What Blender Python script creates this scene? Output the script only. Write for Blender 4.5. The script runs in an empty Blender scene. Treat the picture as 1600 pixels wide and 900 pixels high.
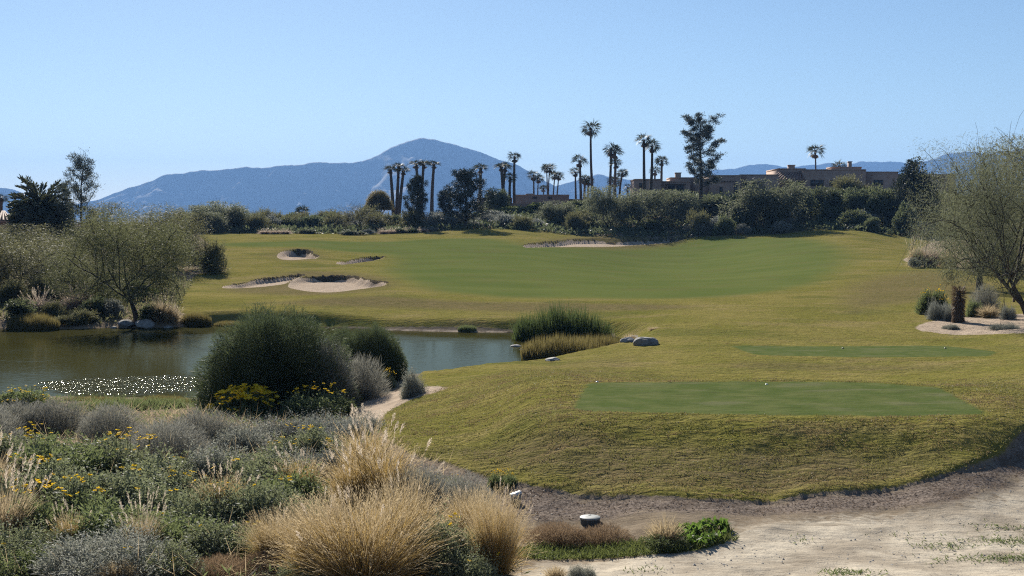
import bpy, math, random
import numpy as np
from mathutils import Vector, Matrix
R = math.radians
sc = bpy.context.scene
COL = sc.collection

# ------------------------------------------------------------------ camera
H_CAM, FPX, PITCH = 4.2, 2000.0, math.atan(105 / 2000)
cam_d = bpy.data.cameras.new('camera'); cam = bpy.data.objects.new('camera', cam_d); COL.objects.link(cam)
cam.location = (0, 0, H_CAM); cam.rotation_euler = (math.pi / 2 - PITCH, 0, 0)
cam_d.sensor_width = 36; cam_d.lens = 36 * FPX / 1600; cam_d.clip_start = .1; cam_d.clip_end = 40000
sc.camera = cam
# ------------------------------------------------------------------ sky, sun, exposure
SUN_AZ, SUN_EL = R(-15), R(27)
w = bpy.data.worlds.new('World'); sc.world = w; w.use_nodes = True
wn = w.node_tree; bg = wn.nodes['Background']; bg.inputs[1].default_value = .0455
sky = wn.nodes.new('ShaderNodeTexSky'); sky.sky_type = 'NISHITA'; sky.sun_disc = False
sky.sun_elevation = SUN_EL; sky.sun_rotation = SUN_AZ
sky.air_density = 1.0; sky.dust_density = .2; sky.ozone_density = 3.0; sky.altitude = 900
wn.links.new(sky.outputs[0], bg.inputs[0])
sl = bpy.data.lights.new('sun', 'SUN'); sl.energy = 5.0; sl.angle = R(.53); sl.color = (1, .94, .84)
sun = bpy.data.objects.new('sun', sl); COL.objects.link(sun)
sdir = Vector((math.sin(SUN_AZ) * math.cos(SUN_EL), math.cos(SUN_AZ) * math.cos(SUN_EL), math.sin(SUN_EL)))
sun.rotation_euler = (-sdir).to_track_quat('-Z', 'Y').to_euler(); sun.location = (0, 0, 60)
sc.view_settings.view_transform = 'Standard'; sc.view_settings.look = 'None'
sc.view_settings.exposure = 1.05; sc.view_settings.gamma = 1
sc.render.engine = 'CYCLES'; sc.cycles.use_denoising = False; sc.cycles.use_adaptive_sampling = False; sc.cycles.sample_clamp_indirect = 4
sc.cycles.max_bounces = 6; sc.cycles.transmission_bounces = 4; sc.cycles.diffuse_bounces = 3
sc.cycles.glossy_bounces = 3; sc.cycles.volume_bounces = 0; sc.cycles.caustics_reflective = False
sc.cycles.transparent_max_bounces = 4; sc.cycles.filter_width = 1.15

# ------------------------------------------------------------------ helpers
SP, CP = math.sin(PITCH), math.cos(PITCH)
def ray(u, v):
    x, y = (u - 800) / FPX, -(v - 450) / FPX
    return np.array([x, CP + y * SP, -SP + y * CP])
def at(u, v, Y):
    d = ray(u, v); t = Y / d[1]
    return np.array([d[0] * t, Y, H_CAM + d[2] * t])
def tag(o, label=None, cat=None, group=None, kind=None):
    if label: o['label'] = label
    if cat: o['category'] = cat
    if group: o['group'] = group
    if kind: o['kind'] = kind
    return o
def nmesh(name, verts, faces, mat=None, smooth=False):
    """faces: list of (n,k) int arrays"""
    me = bpy.data.meshes.new(name)
    verts = np.asarray(verts, np.float32)
    faces = [np.asarray(f, np.int32) for f in faces if len(f)]
    me.vertices.add(len(verts)); me.vertices.foreach_set('co', verts.ravel())
    idx = np.concatenate([f.ravel() for f in faces]); tot = np.concatenate([np.full(len(f), f.shape[1], np.int32) for f in faces])
    st = np.concatenate([[0], np.cumsum(tot)[:-1]]).astype(np.int32)
    me.loops.add(len(idx)); me.loops.foreach_set('vertex_index', idx)
    me.polygons.add(len(tot)); me.polygons.foreach_set('loop_start', st); me.polygons.foreach_set('loop_total', tot)
    if smooth: me.polygons.foreach_set('use_smooth', np.ones(len(tot), bool))
    me.update(calc_edges=True)
    if mat: me.materials.append(mat)
    return me
def link(name, me, parent=None, loc=None):
    o = bpy.data.objects.new(name, me); COL.objects.link(o)
    if parent: o.parent = parent
    if loc is not None: o.location = loc
    return o
class MB:
    def __init__(s): s.v = []; s.f = {}; s.n = 0
    def add(s, verts, *faces):
        verts = np.asarray(verts, float).reshape(-1, 3)
        for f in faces:
            f = np.asarray(f, int)
            if len(f): s.f.setdefault(f.shape[1], []).append(f + s.n)
        s.v.append(verts); s.n += len(verts)
    def box(s, x0, x1, y0, y1, z0, z1):
        v = [(x, y, z) for z in (z0, z1) for y in (y0, y1) for x in (x0, x1)]
        s.add(v, [(0, 2, 3, 1), (4, 5, 7, 6), (0, 1, 5, 4), (2, 6, 7, 3), (0, 4, 6, 2), (1, 3, 7, 5)])
    def tube(s, pts, rad, k=6, cap=True):
        pts = np.asarray(pts, float); n = len(pts); rad = np.broadcast_to(rad, n)
        t = np.gradient(pts, axis=0); t /= np.linalg.norm(t, axis=1)[:, None] + 1e-9
        ref = np.where(np.abs(t[:, 2:3]) > .9, [[1., 0, 0]], [[0, 0, 1.]])
        a = np.cross(t, ref); a /= np.linalg.norm(a, axis=1)[:, None] + 1e-9; b = np.cross(t, a)
        an = np.arange(k) * 2 * math.pi / k
        v = pts[:, None] + rad[:, None, None] * (a[:, None] * np.cos(an)[None, :, None] + b[:, None] * np.sin(an)[None, :, None])
        i = np.arange(n - 1)[:, None] * k; j = np.arange(k)[None]; j2 = (j + 1) % k
        f = np.stack([i + j, i + j2, i + k + j2, i + k + j], -1).reshape(-1, 4)
        s.add(v.reshape(-1, 3), f)
        if cap: s.add(v[-1], [list(range(k))])
    def build(s, name, mat, smooth=False):
        return nmesh(name, np.concatenate(s.v), [np.concatenate(x) for x in s.f.values()], mat, smooth)
def unit(a): return a / (np.linalg.norm(a, axis=-1, keepdims=True) + 1e-9)
def rdir(rng, n): return unit(rng.normal(size=(n, 3)))
def leaves(mb, P, D, L, W, rng, mid=.45):
    """diamond shaped leaves: one quad each"""
    n = len(P); D = unit(D); S = unit(np.cross(D, rdir(rng, n)))
    L = np.broadcast_to(L, n)[:, None]; W = np.broadcast_to(W, n)[:, None]
    m = P + D * L * mid
    v = np.stack([P, m + S * W / 2, P + D * L, m - S * W / 2], 1).reshape(-1, 3)
    mb.add(v, np.arange(n * 4).reshape(n, 4))
def blades(mb, P, D, L, W, droop, rng, side=None):
    n = len(P); D = unit(D); S = unit(np.cross(D, rdir(rng, n))) if side is None else side
    L = np.broadcast_to(L, n)[:, None]; W = np.broadcast_to(W, n)[:, None]; droop = np.broadcast_to(droop, n)[:, None]
    out = D * [1, 1, 0]; dn = unit(out + 1e-4) * .5 - np.array([0, 0, .8])
    p1 = P + D * L * .4; d2 = unit(D + dn * droop * .6); p2 = p1 + d2 * L * .33; d3 = unit(d2 + dn * droop); p3 = p2 + d3 * L * .27
    v = np.stack([P - S * W / 2, P + S * W / 2, p1 - S * W * .5, p1 + S * W * .5, p2 - S * W * .35, p2 + S * W * .35, p3], 1).reshape(-1, 3)
    b = np.arange(n)[:, None] * 7
    mb.add(v, np.concatenate([b + [0, 1, 3, 2], b + [2, 3, 5, 4]]))
    mb.f.setdefault(3, []).append(b + [4, 5, 6] + mb.n - len(v))
    return p3, d3

# 2-D gradient noise, vectorised
_perm = np.random.default_rng(7).permutation(4096)
_ga = np.random.default_rng(8).uniform(0, 2 * math.pi, 4096); _gx, _gy = np.cos(_ga), np.sin(_ga)
def noise2(x, y):
    xi, yi = np.floor(x).astype(int), np.floor(y).astype(int); xf, yf = x - xi, y - yi
    def g(i, j):
        h = _perm[(_perm[(xi + i) & 4095] + yi + j) & 4095]
        return _gx[h] * (xf - i) + _gy[h] * (yf - j)
    s, t = xf * xf * xf * (xf * (xf * 6 - 15) + 10), yf * yf * yf * (yf * (yf * 6 - 15) + 10)
    a = g(0, 0) * (1 - s) + g(1, 0) * s; b = g(0, 1) * (1 - s) + g(1, 1) * s
    return (a * (1 - t) + b * t) * 1.5
def fbm(x, y, o=4, gain=.5):
    r = 0; a = 1
    for i in range(o): r = r + a * noise2(x * 2 ** i + i * 17.3, y * 2 ** i - i * 9.1); a *= gain
    return r
def smooth(x): x = np.clip(x, 0, 1); return x * x * (3 - 2 * x)

# ------------------------------------------------------------------ materials
def mat_new(name):
    m = bpy.data.materials.new(name); m.use_nodes = True
    nt = m.node_tree; nt.nodes.clear()
    return m, nt
class NT:
    def __init__(s, nt): s.t = nt
    def n(s, typ, **kw):
        o = s.t.nodes.new(typ)
        for k, v in kw.items(): setattr(o, k, v)
        return o
    def l(s, a, b): s.t.links.new(a, b)
    def put(s, sock, v):
        if isinstance(v, bpy.types.NodeSocket): s.l(v, sock)
        elif isinstance(v, (tuple, list)) and len(v) == 3 and sock.type == 'RGBA': sock.default_value = (*v, 1)
        else: sock.default_value = v
    def noise(s, vec, scale, detail=4, rough=.55, dist=0):
        o = s.n('ShaderNodeTexNoise'); s.put(o.inputs['Vector'], vec)
        o.inputs['Scale'].default_value = scale; o.inputs['Detail'].default_value = detail
        o.inputs['Roughness'].default_value = rough; o.inputs['Distortion'].default_value = dist
        return o.outputs['Fac']
    def math(s, op, a, b=0, c=0, clamp=False):
        o = s.n('ShaderNodeMath', operation=op, use_clamp=clamp)
        for i, x in enumerate((a, b, c)): s.put(o.inputs[i], x)
        return o.outputs[0]
    def mix(s, f, a, b, blend='MIX'):
        o = s.n('ShaderNodeMix', data_type='RGBA', blend_type=blend)
        s.put(o.inputs[0], f); s.put(o.inputs[6], a); s.put(o.inputs[7], b)
        return o.outputs[2]
    def ramp(s, f, lo, hi):
        o = s.n('ShaderNodeMapRange', interpolation_type='SMOOTHSTEP'); s.put(o.inputs[0], f)
        o.inputs[1].default_value = lo; o.inputs[2].default_value = hi
        return o.outputs[0]
    def mapping(s, vec, scale):
        o = s.n('ShaderNodeMapping'); s.put(o.inputs[0], vec); o.inputs['Scale'].default_value = scale
        return o.outputs[0]
    def out(s, surf): o = s.n('ShaderNodeOutputMaterial'); s.l(surf, o.inputs[0])
def foliage(name, c1, c2, trans=.35, tcol=None, rough=.6, spec=.1, vary=.25):
    m, nt = mat_new(name); g = NT(nt)
    geo = g.n('ShaderNodeNewGeometry'); oi = g.n('ShaderNodeObjectInfo'); tc = g.n('ShaderNodeTexCoord')
    f = g.math('MULTIPLY_ADD', geo.outputs['Random Per Island'], .7, g.math('MULTIPLY', g.noise(tc.outputs['Object'], 1.3, 2), .5))
    col = g.mix(g.ramp(f, .1, .9), c1, c2)
    val = g.math('MULTIPLY_ADD', oi.outputs['Random'], vary, 1 - vary / 2)
    hs = g.n('ShaderNodeHueSaturation'); g.l(val, hs.inputs['Value']); g.l(col, hs.inputs['Color'])
    b = g.n('ShaderNodeBsdfPrincipled'); g.l(hs.outputs[0], b.inputs['Base Color']); b.inputs['Roughness'].default_value = rough
    b.inputs['Specular IOR Level'].default_value = spec
    t = g.n('ShaderNodeBsdfTranslucent')
    if tcol: g.l(g.mix(.6, hs.outputs[0], tcol), t.inputs[0])
    else: g.l(hs.outputs[0], t.inputs[0])
    mx = g.n('ShaderNodeMixShader'); mx.inputs[0].default_value = trans
    g.l(b.outputs[0], mx.inputs[1]); g.l(t.outputs[0], mx.inputs[2]); g.out(mx.outputs[0])
    return m
def plain(name, c1, c2=None, scale=6, rough=.8, bump=.3, stretch=(1, 1, 1), spec=.3):
    m, nt = mat_new(name); g = NT(nt); tc = g.n('ShaderNodeTexCoord')
    v = g.mapping(tc.outputs['Object'], stretch); f = g.noise(v, scale, 6)
    col = g.mix(g.ramp(f, .35, .68), c1, c2 or tuple(x * .7 for x in c1))
    b = g.n('ShaderNodeBsdfPrincipled'); g.put(b.inputs['Base Color'], col); b.inputs['Roughness'].default_value = rough
    b.inputs['Specular IOR Level'].default_value = spec
    if bump:
        bp = g.n('ShaderNodeBump'); bp.inputs['Strength'].default_value = bump; bp.inputs['Distance'].default_value = .05
        g.l(f, bp.inputs['Height']); g.l(bp.outputs[0], b.inputs['Normal'])
    g.out(b.outputs[0]); return m
M = dict(
    bark=plain('bark', (.06, .048, .038), (.035, .028, .022), 8, .9, .6, (1, 1, .3)),
    pine_bark=plain('pine_bark', (.085, .06, .045), (.04, .03, .024), 8, .9, .6, (1, 1, .3)),
    palm_bark=plain('palm_bark', (.105, .078, .058), (.055, .042, .033), 5, .9, .6, (1, 1, 4)),
    pale_bark=plain('pale_bark', (.17, .15, .12), (.09, .08, .065), 8, .9, .4, (1, 1, .3)),
    twig=plain('twig', (.10, .085, .07), (.06, .05, .04), 8, .9, 0),
    mesquite=foliage('mesquite_leaf', (.078, .090, .048), (.145, .162, .085), .46, (.15, .15, .06)),
    olive=foliage('olive_leaf', (.080, .088, .046), (.15, .155, .085), .48, (.155, .145, .06)),
    palo=foliage('palo_verde_leaf', (.075, .090, .060), (.16, .175, .115), .5, (.17, .18, .10), vary=.5),
    dense=foliage('dense_leaf', (.040, .054, .034), (.105, .125, .072), .4, (.14, .16, .07), vary=.6),
    hedge=foliage('hedge_leaf', (.052, .068, .036), (.125, .145, .075), .42, (.17, .19, .08), vary=.6),
    lime=foliage('lime_leaf', (.07, .09, .03), (.12, .14, .05), .35, (.18, .21, .06)),
    darkpine=foliage('dark_needle', (.022, .032, .022), (.05, .06, .04), .15),
    pine=foliage('pine_needle', (.05, .065, .055), (.10, .115, .095), .25),
    grey=foliage('grey_leaf', (.165, .175, .14), (.31, .31, .255), .38, vary=.3),
    bluegrey=foliage('blue_grey_leaf', (.13, .142, .12), (.27, .275, .24), .34, vary=.3),
    greytwig=foliage('grey_twig_leaf', (.16, .158, .13), (.30, .29, .245), .33, vary=.3),
    brittle=foliage('brittlebush_leaf', (.125, .145, .09), (.27, .285, .19), .42, (.19, .21, .09), vary=.3),
    green=foliage('green_leaf', (.085, .105, .055), (.18, .20, .11), .42, (.18, .22, .07), vary=.3),
    broom=foliage('broom_leaf', (.045, .062, .034), (.10, .12, .07), .32, (.12, .15, .06), vary=.1),
    reed=foliage('reed_leaf', (.035, .055, .025), (.075, .10, .04), .35, (.12, .16, .05), vary=.1),
    reedgold=foliage('golden_reed_leaf', (.085, .080, .032), (.19, .15, .065), .42, (.24, .20, .07), vary=.1),
    gold=foliage('golden_blade', (.18, .135, .045), (.44, .305, .12), .5, (.50, .35, .13), vary=.15),
    straw=foliage('straw_blade', (.27, .20, .11), (.44, .345, .205), .5, (.5, .40, .25), vary=.15),
    plume=foliage('plume', (.40, .34, .26), (.58, .50, .40), .55, (.66, .56, .44), vary=.1),
    pinkgrass=foliage('pink_grass', (.25, .19, .15), (.42, .33, .26), .5, (.48, .38, .29), vary=.15),
    rust=foliage('rust_cover', (.17, .115, .07), (.28, .20, .125), .4, vary=.15),
    flower=foliage('yellow_petal', (.75, .48, .02), (.85, .62, .05), .4, vary=.1),
    palmleaf=foliage('palm_leaf', (.034, .042, .028), (.07, .078, .05), .16, (.10, .11, .05), spec=.12, rough=.6),
    deadpalm=foliage('dead_palm_leaf', (.13, .09, .06), (.22, .16, .11), .2),
    datepalm=foliage('date_palm_leaf', (.035, .044, .034), (.075, .085, .06), .2, (.13, .14, .05), spec=.12, rough=.6),
    weed=foliage('weed_leaf', (.05, .08, .024), (.10, .145, .045), .4, (.20, .33, .05), vary=.1),
    lawn=foliage('turf_blade', (.092, .100, .032), (.18, .175, .065), .4, (.24, .22, .06), vary=0),
    drylawn=foliage('dry_turf_blade', (.14, .105, .055), (.24, .18, .09), .4, vary=0),
    rock=plain('rock', (.22, .215, .21), (.12, .118, .115), 4, .85, .5),
    palerock=plain('pale_rock', (.31, .295, .275), (.19, .185, .18), 4, .85, .5),
    stucco=plain('stucco', (.42, .29, .22), (.34, .23, .175), 1.2, .9, .1),
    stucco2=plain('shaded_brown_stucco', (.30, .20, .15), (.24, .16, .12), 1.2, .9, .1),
    coping=plain('coping', (.40, .28, .21), (.33, .23, .17), 1.2, .9, .1),
    glass=plain('window_glass', (.03, .035, .04), (.02, .022, .025), 1, .08, 0, spec=.6),
    wood=plain('dark_wood', (.09, .055, .035), (.055, .035, .022), 3, .7, .2),
    tile=plain('roof_tile', (.36, .22, .16), (.24, .145, .105), 3, .8, .3),
    pvc=plain('grey_plastic', (.25, .26, .25), (.19, .20, .195), 8, .6, .05),
    darkpvc=plain('dark_plastic', (.07, .075, .07), (.05, .055, .05), 8, .6, .05),
    white=plain('white_paint', (.62, .62, .60), (.50, .50, .48), 20, .35, 0, spec=.5),
    black=plain('black_paint', (.03, .03, .03), (.02, .02, .02), 20, .4, 0, spec=.5),
)

# ------------------------------------------------------------------ terrain heights
W_LEVEL = -1.4
CP_UVY = """-500,900,15 -500,760,20.5 -500,690,26 -500,640,33 -500,622,39 -500,500,69 -500,470,75 -500,440,100 -500,400,130 -500,370,180
0,900,15 0,850,16.8 0,760,20.5 0,690,26 0,640,33 0,622,39 100,500,69 50,475,75 0,443,100 100,400,130 100,370,180
300,900,15 300,850,16.8 300,760,20.5 300,690,26 300,640,33 300,622,39 300,490,69 300,467,76 350,445,97 350,410,120 400,378,160 350,365,190
600,900,15 620,860,16.4 600,800,18.7 620,700,23.5 600,660,28 590,640,33 650,592,39 700,585,41 720,650,27 700,740,21 760,770,19.8 600,490,69 600,472,74 500,462,78 500,430,104 560,408,125 460,397,132 480,380,155 600,378,165 600,368,185
900,900,15 922,815,18.2 900,778,19.3 900,720,20.7 895,642,23.7 930,600,27.6 900,575,42 985,552,48 900,500,64 900,470,75 900,420,120 900,395,150 900,375,180 820,600,29 800,640,25.6 860,573,44 940,562,46 800,578,41 1060,540,50
1200,900,15 1200,800,18.2 1200,780,19.2 1200,715,20.9 1200,652,22.8 1200,601,27.5 1200,598,37 1200,560,45 1200,542,49.4 1200,500,62 1200,470,75 1200,420,120 1200,385,165 1200,368,190
1500,900,15 1400,780,19 1580,740,20.5 1500,650,23.1 1520,610,26.6 1500,592,37.5 1500,558,45.5 1540,545,49 1500,520,57 1510,505,60.5 1590,500,60.5 1500,460,80 1450,410,120 1350,380,160 1350,362,190
2000,900,15 2000,740,20.5 2000,650,25 2000,592,37 2000,545,49 2000,500,61 2000,460,80 2000,410,120 2000,380,160 2000,362,190"""
pts = [at(*map(float, s.split(','))) for s in CP_UVY.split()]
def pz(u, Y, z): p = at(u, 345, Y); p[2] = z; pts.append(p)
for u in (-500, 200, 800, 1400, 2000): pz(u, 11.5, .7); pz(u, 8, 1.5); pz(u, 1.5, 2.5)
for u in (1000, 1200, 1400): pz(u, 30.6, .0); 
for u in (-500, 0, 350): pz(u, 260, 2.6)
pz(600, 225, 3.3); pz(600, 300, 3.6); pz(750, 215, 4.2); pz(820, 240, 6.4); pz(850, 280, 6.4); pz(900, 205, 2.8); pz(950, 235, 7.0)
for u in (1050, 1200, 1350, 1450): pz(u, 205, 3.2); pz(u, 229, 8.6); pz(u, 285, 8.8); pz(u, 400, 5)
pz(1900, 230, 6); pz(1900, 290, 7)
for u in (-500, 400, 1200, 2000): pz(u, 600, 2); pz(u, 1500, 0); pz(u, 5000, -1); pz(u, 14000, -2)
pts = np.array(pts)
def warp(x, y):
    return np.clip(np.arctan2(x, np.maximum(y, 1e-3)), -.62, .62) * 4, np.log(np.maximum(np.hypot(x, y), 1.2))
cs, ct = warp(pts[:, 0], pts[:, 1])
def U(d2): return .5 * d2 * np.log(d2 + 1e-12)
n_ = len(pts); K = U((cs[:, None] - cs) ** 2 + (ct[:, None] - ct) ** 2) + np.eye(n_) * 2e-4
P_ = np.stack([np.ones(n_), cs, ct], 1)
A_ = np.block([[K, P_], [P_.T, np.zeros((3, 3))]])
sol = np.linalg.solve(A_, np.concatenate([pts[:, 2], np.zeros(3)]))
def h_base(x, y):
    x, y = np.asarray(x, float).ravel(), np.asarray(y, float).ravel(); out = np.empty(len(x))
    for i in range(0, len(x), 40000):
        s, t = warp(x[i:i + 40000], y[i:i + 40000])
        k = U((s[:, None] - cs) ** 2 + (t[:, None] - ct) ** 2)
        out[i:i + 40000] = k @ sol[:n_] + sol[n_] + sol[n_ + 1] * s + sol[n_ + 2] * t
    return out
def chaikin(p, n=2):
    p = np.asarray(p, float)
    for _ in range(n):
        q = np.roll(p, -1, 0); p = np.stack([.75 * p + .25 * q, .25 * p + .75 * q], 1).reshape(-1, 2)
    return p
def sd_poly(x, y, poly, far=-99., margin=8.):
    """signed distance (positive inside), only near the polygon"""
    out = np.full(len(x), far)
    lo, hi = poly.min(0) - margin, poly.max(0) + margin
    m = np.nonzero((x > lo[0]) & (x < hi[0]) & (y > lo[1]) & (y < hi[1]))[0]
    if not len(m): return out
    px, py = x[m], y[m]; d = np.full(len(m), 1e9); ins = np.zeros(len(m), bool)
    for a, b in zip(poly, np.roll(poly, -1, 0)):
        e = b - a; wx, wy = px - a[0], py - a[1]
        t = np.clip((wx * e[0] + wy * e[1]) / (e @ e + 1e-12), 0, 1)
        d = np.minimum(d, (wx - e[0] * t) ** 2 + (wy - e[1] * t) ** 2)
        c = (a[1] > py) != (b[1] > py)
        ins ^= c & (px < (b[0] - a[0]) * (py - a[1]) / (b[1] - a[1] + 1e-12) + a[0])
    d = np.sqrt(d); out[m] = np.where(ins, d, -d)
    return out
# pond outline: its far shore lies on the water level, its near shore behind the foreground plants
def on_level(u, v): d = ray(u, v); t = (W_LEVEL - H_CAM) / d[2]; return d[:2] * t
POND = chaikin([on_level(*q) for q in [(-900, 516), (-300, 514), (0, 515), (100, 516), (180, 513), (250, 514), (330, 508), (450, 511), (560, 515), (640, 518), (790, 520), (880, 521), (955, 526), (978, 534), (968, 547), (900, 559), (845, 567),
        (800, 578), (700, 592), (640, 602), (560, 612), (440, 618), (300, 621), (190, 622), (100, 617), (40, 611), (-100, 612), (-400, 608), (-900, 600)]])
def h_pond(x, y, h):
    s = sd_poly(x, y, POND, margin=12)
    edge = np.where(s > -12, W_LEVEL - .04 - np.clip(s, 0, 6) * .18, h)
    bank = np.maximum(h, W_LEVEL + .05 + .0 * s)
    k = smooth((-s) / 1.6)
    return np.where(s > 0, np.minimum(edge, W_LEVEL - .02), np.where(s > -11.9, (W_LEVEL - .03) * (1 - k) + bank * k, h)), s
def h1(x, y):
    h = h_base(x, y); return h_pond(np.asarray(x, float).ravel(), np.asarray(y, float).ravel(), h)[0]
TS = np.exp(np.linspace(math.log(9), math.log(900), 2600))
def hit(u, v, hf=None):
    d = ray(u, v); x, y = d[0] / d[1] * TS, TS; z = H_CAM + d[2] / d[1] * TS
    h = (hf or height)(x, y); below = np.nonzero(z < h)[0]
    if not len(below): return np.array([x[-1], y[-1], h[-1]])
    i = below[0]
    if i == 0: return np.array([x[0], y[0], h[0]])
    a = (z[i - 1] - h[i - 1]); b = (h[i] - z[i]); t = a / (a + b)
    return np.array([x[i - 1] + (x[i] - x[i - 1]) * t, y[i - 1] + (y[i] - y[i - 1]) * t, h[i - 1] + (h[i] - h[i - 1]) * t])
def gpoly(q, hf=None, n=2): return chaikin([hit(*p, hf)[:2] if len(p) == 2 else at(p[0], 345, p[2])[:2] for p in q], n)
BUNKERS = [
    (gpoly([(340, 450), (352, 446), (384, 441), (400, 437), (440, 432), (470, 427.5), (479, 430), (462, 437), (452, 443), (430, 446), (395, 449)], h1), .42),
    (gpoly([(446, 447), (456, 438), (480, 431.5), (520, 430), (560, 432), (574, 438), (607, 441), (609, 446), (580, 450), (545, 455), (510, 458), (475, 456), (455, 451)], h1), .50),
    (gpoly([(430, 399), (440, 392), (465, 389), (490, 392), (487, 396), (502, 400), (497, 404), (470, 405), (455, 407), (435, 405)], h1), .85),
    (gpoly([(523, 411), (545, 406), (570, 402), (600, 400), (604, 403), (580, 408), (565, 410), (540, 414), (524, 413)], h1), .65),
    (gpoly([(813, 384), (840, 378), (880, 376), (893, 373), (930, 372), (962, 375), (1000, 372.5), (1060, 369.5), (1082, 370), (1060, 376.5), (1000, 382), (960, 385), (900, 386), (850, 386), (820, 387)], h1), .72)]
def on_z(z, q): q = np.array([(ray(u, v) * (z - H_CAM) / ray(u, v)[2])[:2] for u, v in q]); nx_ = np.roll(q, -1, 0); return np.stack([.94 * q + .06 * nx_, .06 * q + .94 * nx_], 1).reshape(-1, 2)
TEE1 = on_z(.68, [(892, 646), (918, 600), (1360, 604), (1470, 612), (1545, 652), (1400, 656), (1150, 653)])
TEE2 = on_z(-.64, [(1140, 542), (1470, 542), (1560, 553), (1545, 560), (1400, 560), (1180, 557)])
def span_g(x, y, poly):
    """0 at the near edge .. 1 at the far edge, and the distance to the far edge, along +y inside a polygon"""
    yn, yf = np.full(len(x), -1e9), np.full(len(x), 1e9)
    for a, b in zip(poly, np.roll(poly, -1, 0)):
        c = (a[0] > x) != (b[0] > x); yc = a[1] + (x - a[0]) * (b[1] - a[1]) / (b[0] - a[0] + 1e-12)
        yf = np.where(c & (yc > y), np.minimum(yf, yc), yf); yn = np.where(c & (yc <= y), np.maximum(yn, yc), yn)
    ok = (yn > -1e8) & (yf < 1e8); return np.where(ok, (y - yn) / (yf - yn + 1e-6), 0), np.where(ok, yf - y, 99)
def height(x, y):
    x, y = np.asarray(x, float).ravel(), np.asarray(y, float).ravel()
    h = h1(x, y)
    for poly, D in BUNKERS:
        s = sd_poly(x, y, poly, margin=6)
        m = s > -5
        if m.any():
            y0, y1 = poly[:, 1].min(), poly[:, 1].max(); g = span_g(x, y, poly)[0]
            s2 = s + .12 * noise2(x * .9, y * .35)
            h = np.where(m, h - D * smooth(s2 / .65) * (.18 + .82 * g) + .16 * np.exp(-(s2 + .6) ** 2 / .8) * smooth(g * 3) * (s < .2), h)
    for poly, z, b in ((TEE1, .68, 1.9), (TEE2, -.64, 1.6)):
        s = sd_poly(x, y, poly, margin=5); k = smooth((s + b) / b); h = h * (1 - k) + z * k
    h = h + np.where(np.hypot(x, y) < 400, .05 * noise2(x * .13, y * .13), 0) * 1.0
    return h

# zones
ROUGH = gpoly([(585, 665), (640, 602), (655, 588), (700, 577), (800, 563), (835, 554), (900, 545), (985, 538), (992, 532), (965, 526), (955, 517), (800, 513), (640, 512), (520, 510), (330, 506), (285, 500), (270, 470), (300, 430), (345, 395), (300, 0, 196), (420, 0, 199), (560, 0, 196), (720, 0, 195), (800, 0, 197), (900, 0, 194), (1060, 0, 193), (1250, 0, 194), (1380, 0, 196), (1460, 0, 196), (1420, 395), (1440, 412), (1620, 440), (1800, 470), (1800, 620), (1690, 640), (1590, 692), (1500, 738), (1400, 765), (1250, 777), (1120, 785), (1000, 778), (860, 768), (800, 757), (700, 728), (620, 706)], None, 1)
GREEN = gpoly([(330, 381), (420, 377), (560, 378), (640, 375), (720, 372), (790, 374), (830, 388), (960, 390), (1060, 380), (1100, 371), (1250, 369), (1318, 385), (1325, 405), (1310, 432), (1180, 462), (1000, 467), (850, 467), (720, 460), (660, 450), (620, 432), (600, 420), (620, 408), (600, 396), (520, 392), (480, 386), (430, 386), (350, 385)], None, 2)
MULCH = gpoly([(590, 712), (700, 730), (860, 771), (1000, 781), (1120, 787), (1250, 779), (1400, 767), (1500, 740), (1590, 694), (1700, 640), (1720, 690), (1610, 735), (1560, 765), (1480, 785), (1380, 796), (1150, 806), (1000, 801), (880, 812), (780, 815), (680, 790), (600, 760)], None, 2)
PATH = gpoly([(800, 905), (840, 880), (960, 872), (1100, 862), (1140, 840), (1150, 818), (1380, 806), (1490, 792), (1570, 768), (1620, 738), (1720, 700), (2100, 700), (2100, 1000), (1600, 1100), (800, 1100)], None, 2)
SANDS = [(gpoly([(1425, 512), (1450, 502), (1490, 496), (1560, 492), (1700, 488), (1760, 505), (1700, 522), (1600, 523), (1510, 526), (1450, 521)]), 1),
         (gpoly([(555, 640), (585, 615), (640, 608), (700, 606), (690, 616), (640, 626), (600, 650), (570, 668)]), 1),
         (gpoly([(290, 428), (305, 422), (330, 421), (340, 424), (315, 428)]), .9),
         (gpoly([(585, 514), (660, 516), (800, 518), (800, 521), (700, 520), (590, 517)]), 1),
         (gpoly([(1405, 408), (1420, 400), (1470, 402), (1500, 408), (1440, 412)]), .8)]
WEEDSTRIP = gpoly([(835, 856), (900, 850), (1000, 846), (1060, 835), (1140, 830), (1130, 850), (1080, 862), (1000, 868), (900, 872), (845, 876)], None, 2)
BROWNS = [(gpoly([(430, 470), (640, 462), (850, 474), (1080, 474), (1090, 485), (850, 490), (640, 482), (450, 480)]), .9),
          (gpoly([(330, 450), (450, 424), (480, 422), (580, 427), (625, 440), (615, 450), (530, 462), (440, 462), (350, 456)]), 1.0),
          (gpoly([(415, 402), (430, 389), (480, 386), (510, 398), (505, 407), (440, 410)]), .9),
          (gpoly([(800, 382), (900, 366), (1000, 368), (1080, 366), (1080, 376), (900, 390), (810, 389)]), .9),
          (gpoly([(620, 700), (800, 690), (1100, 700), (1450, 700), (1500, 720), (1400, 765), (1120, 782), (860, 764), (700, 726)]), .8),
          (gpoly([(1100, 565), (1300, 566), (1560, 570), (1500, 582), (1250, 585), (1100, 580)]), .6),
          (gpoly([(1300, 440), (1460, 415), (1600, 450), (1600, 470), (1420, 470), (1330, 500), (1290, 470)]), .7),
          (gpoly([(800, 572), (985, 553), (1060, 560), (900, 592), (680, 612)]), .5)]

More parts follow.
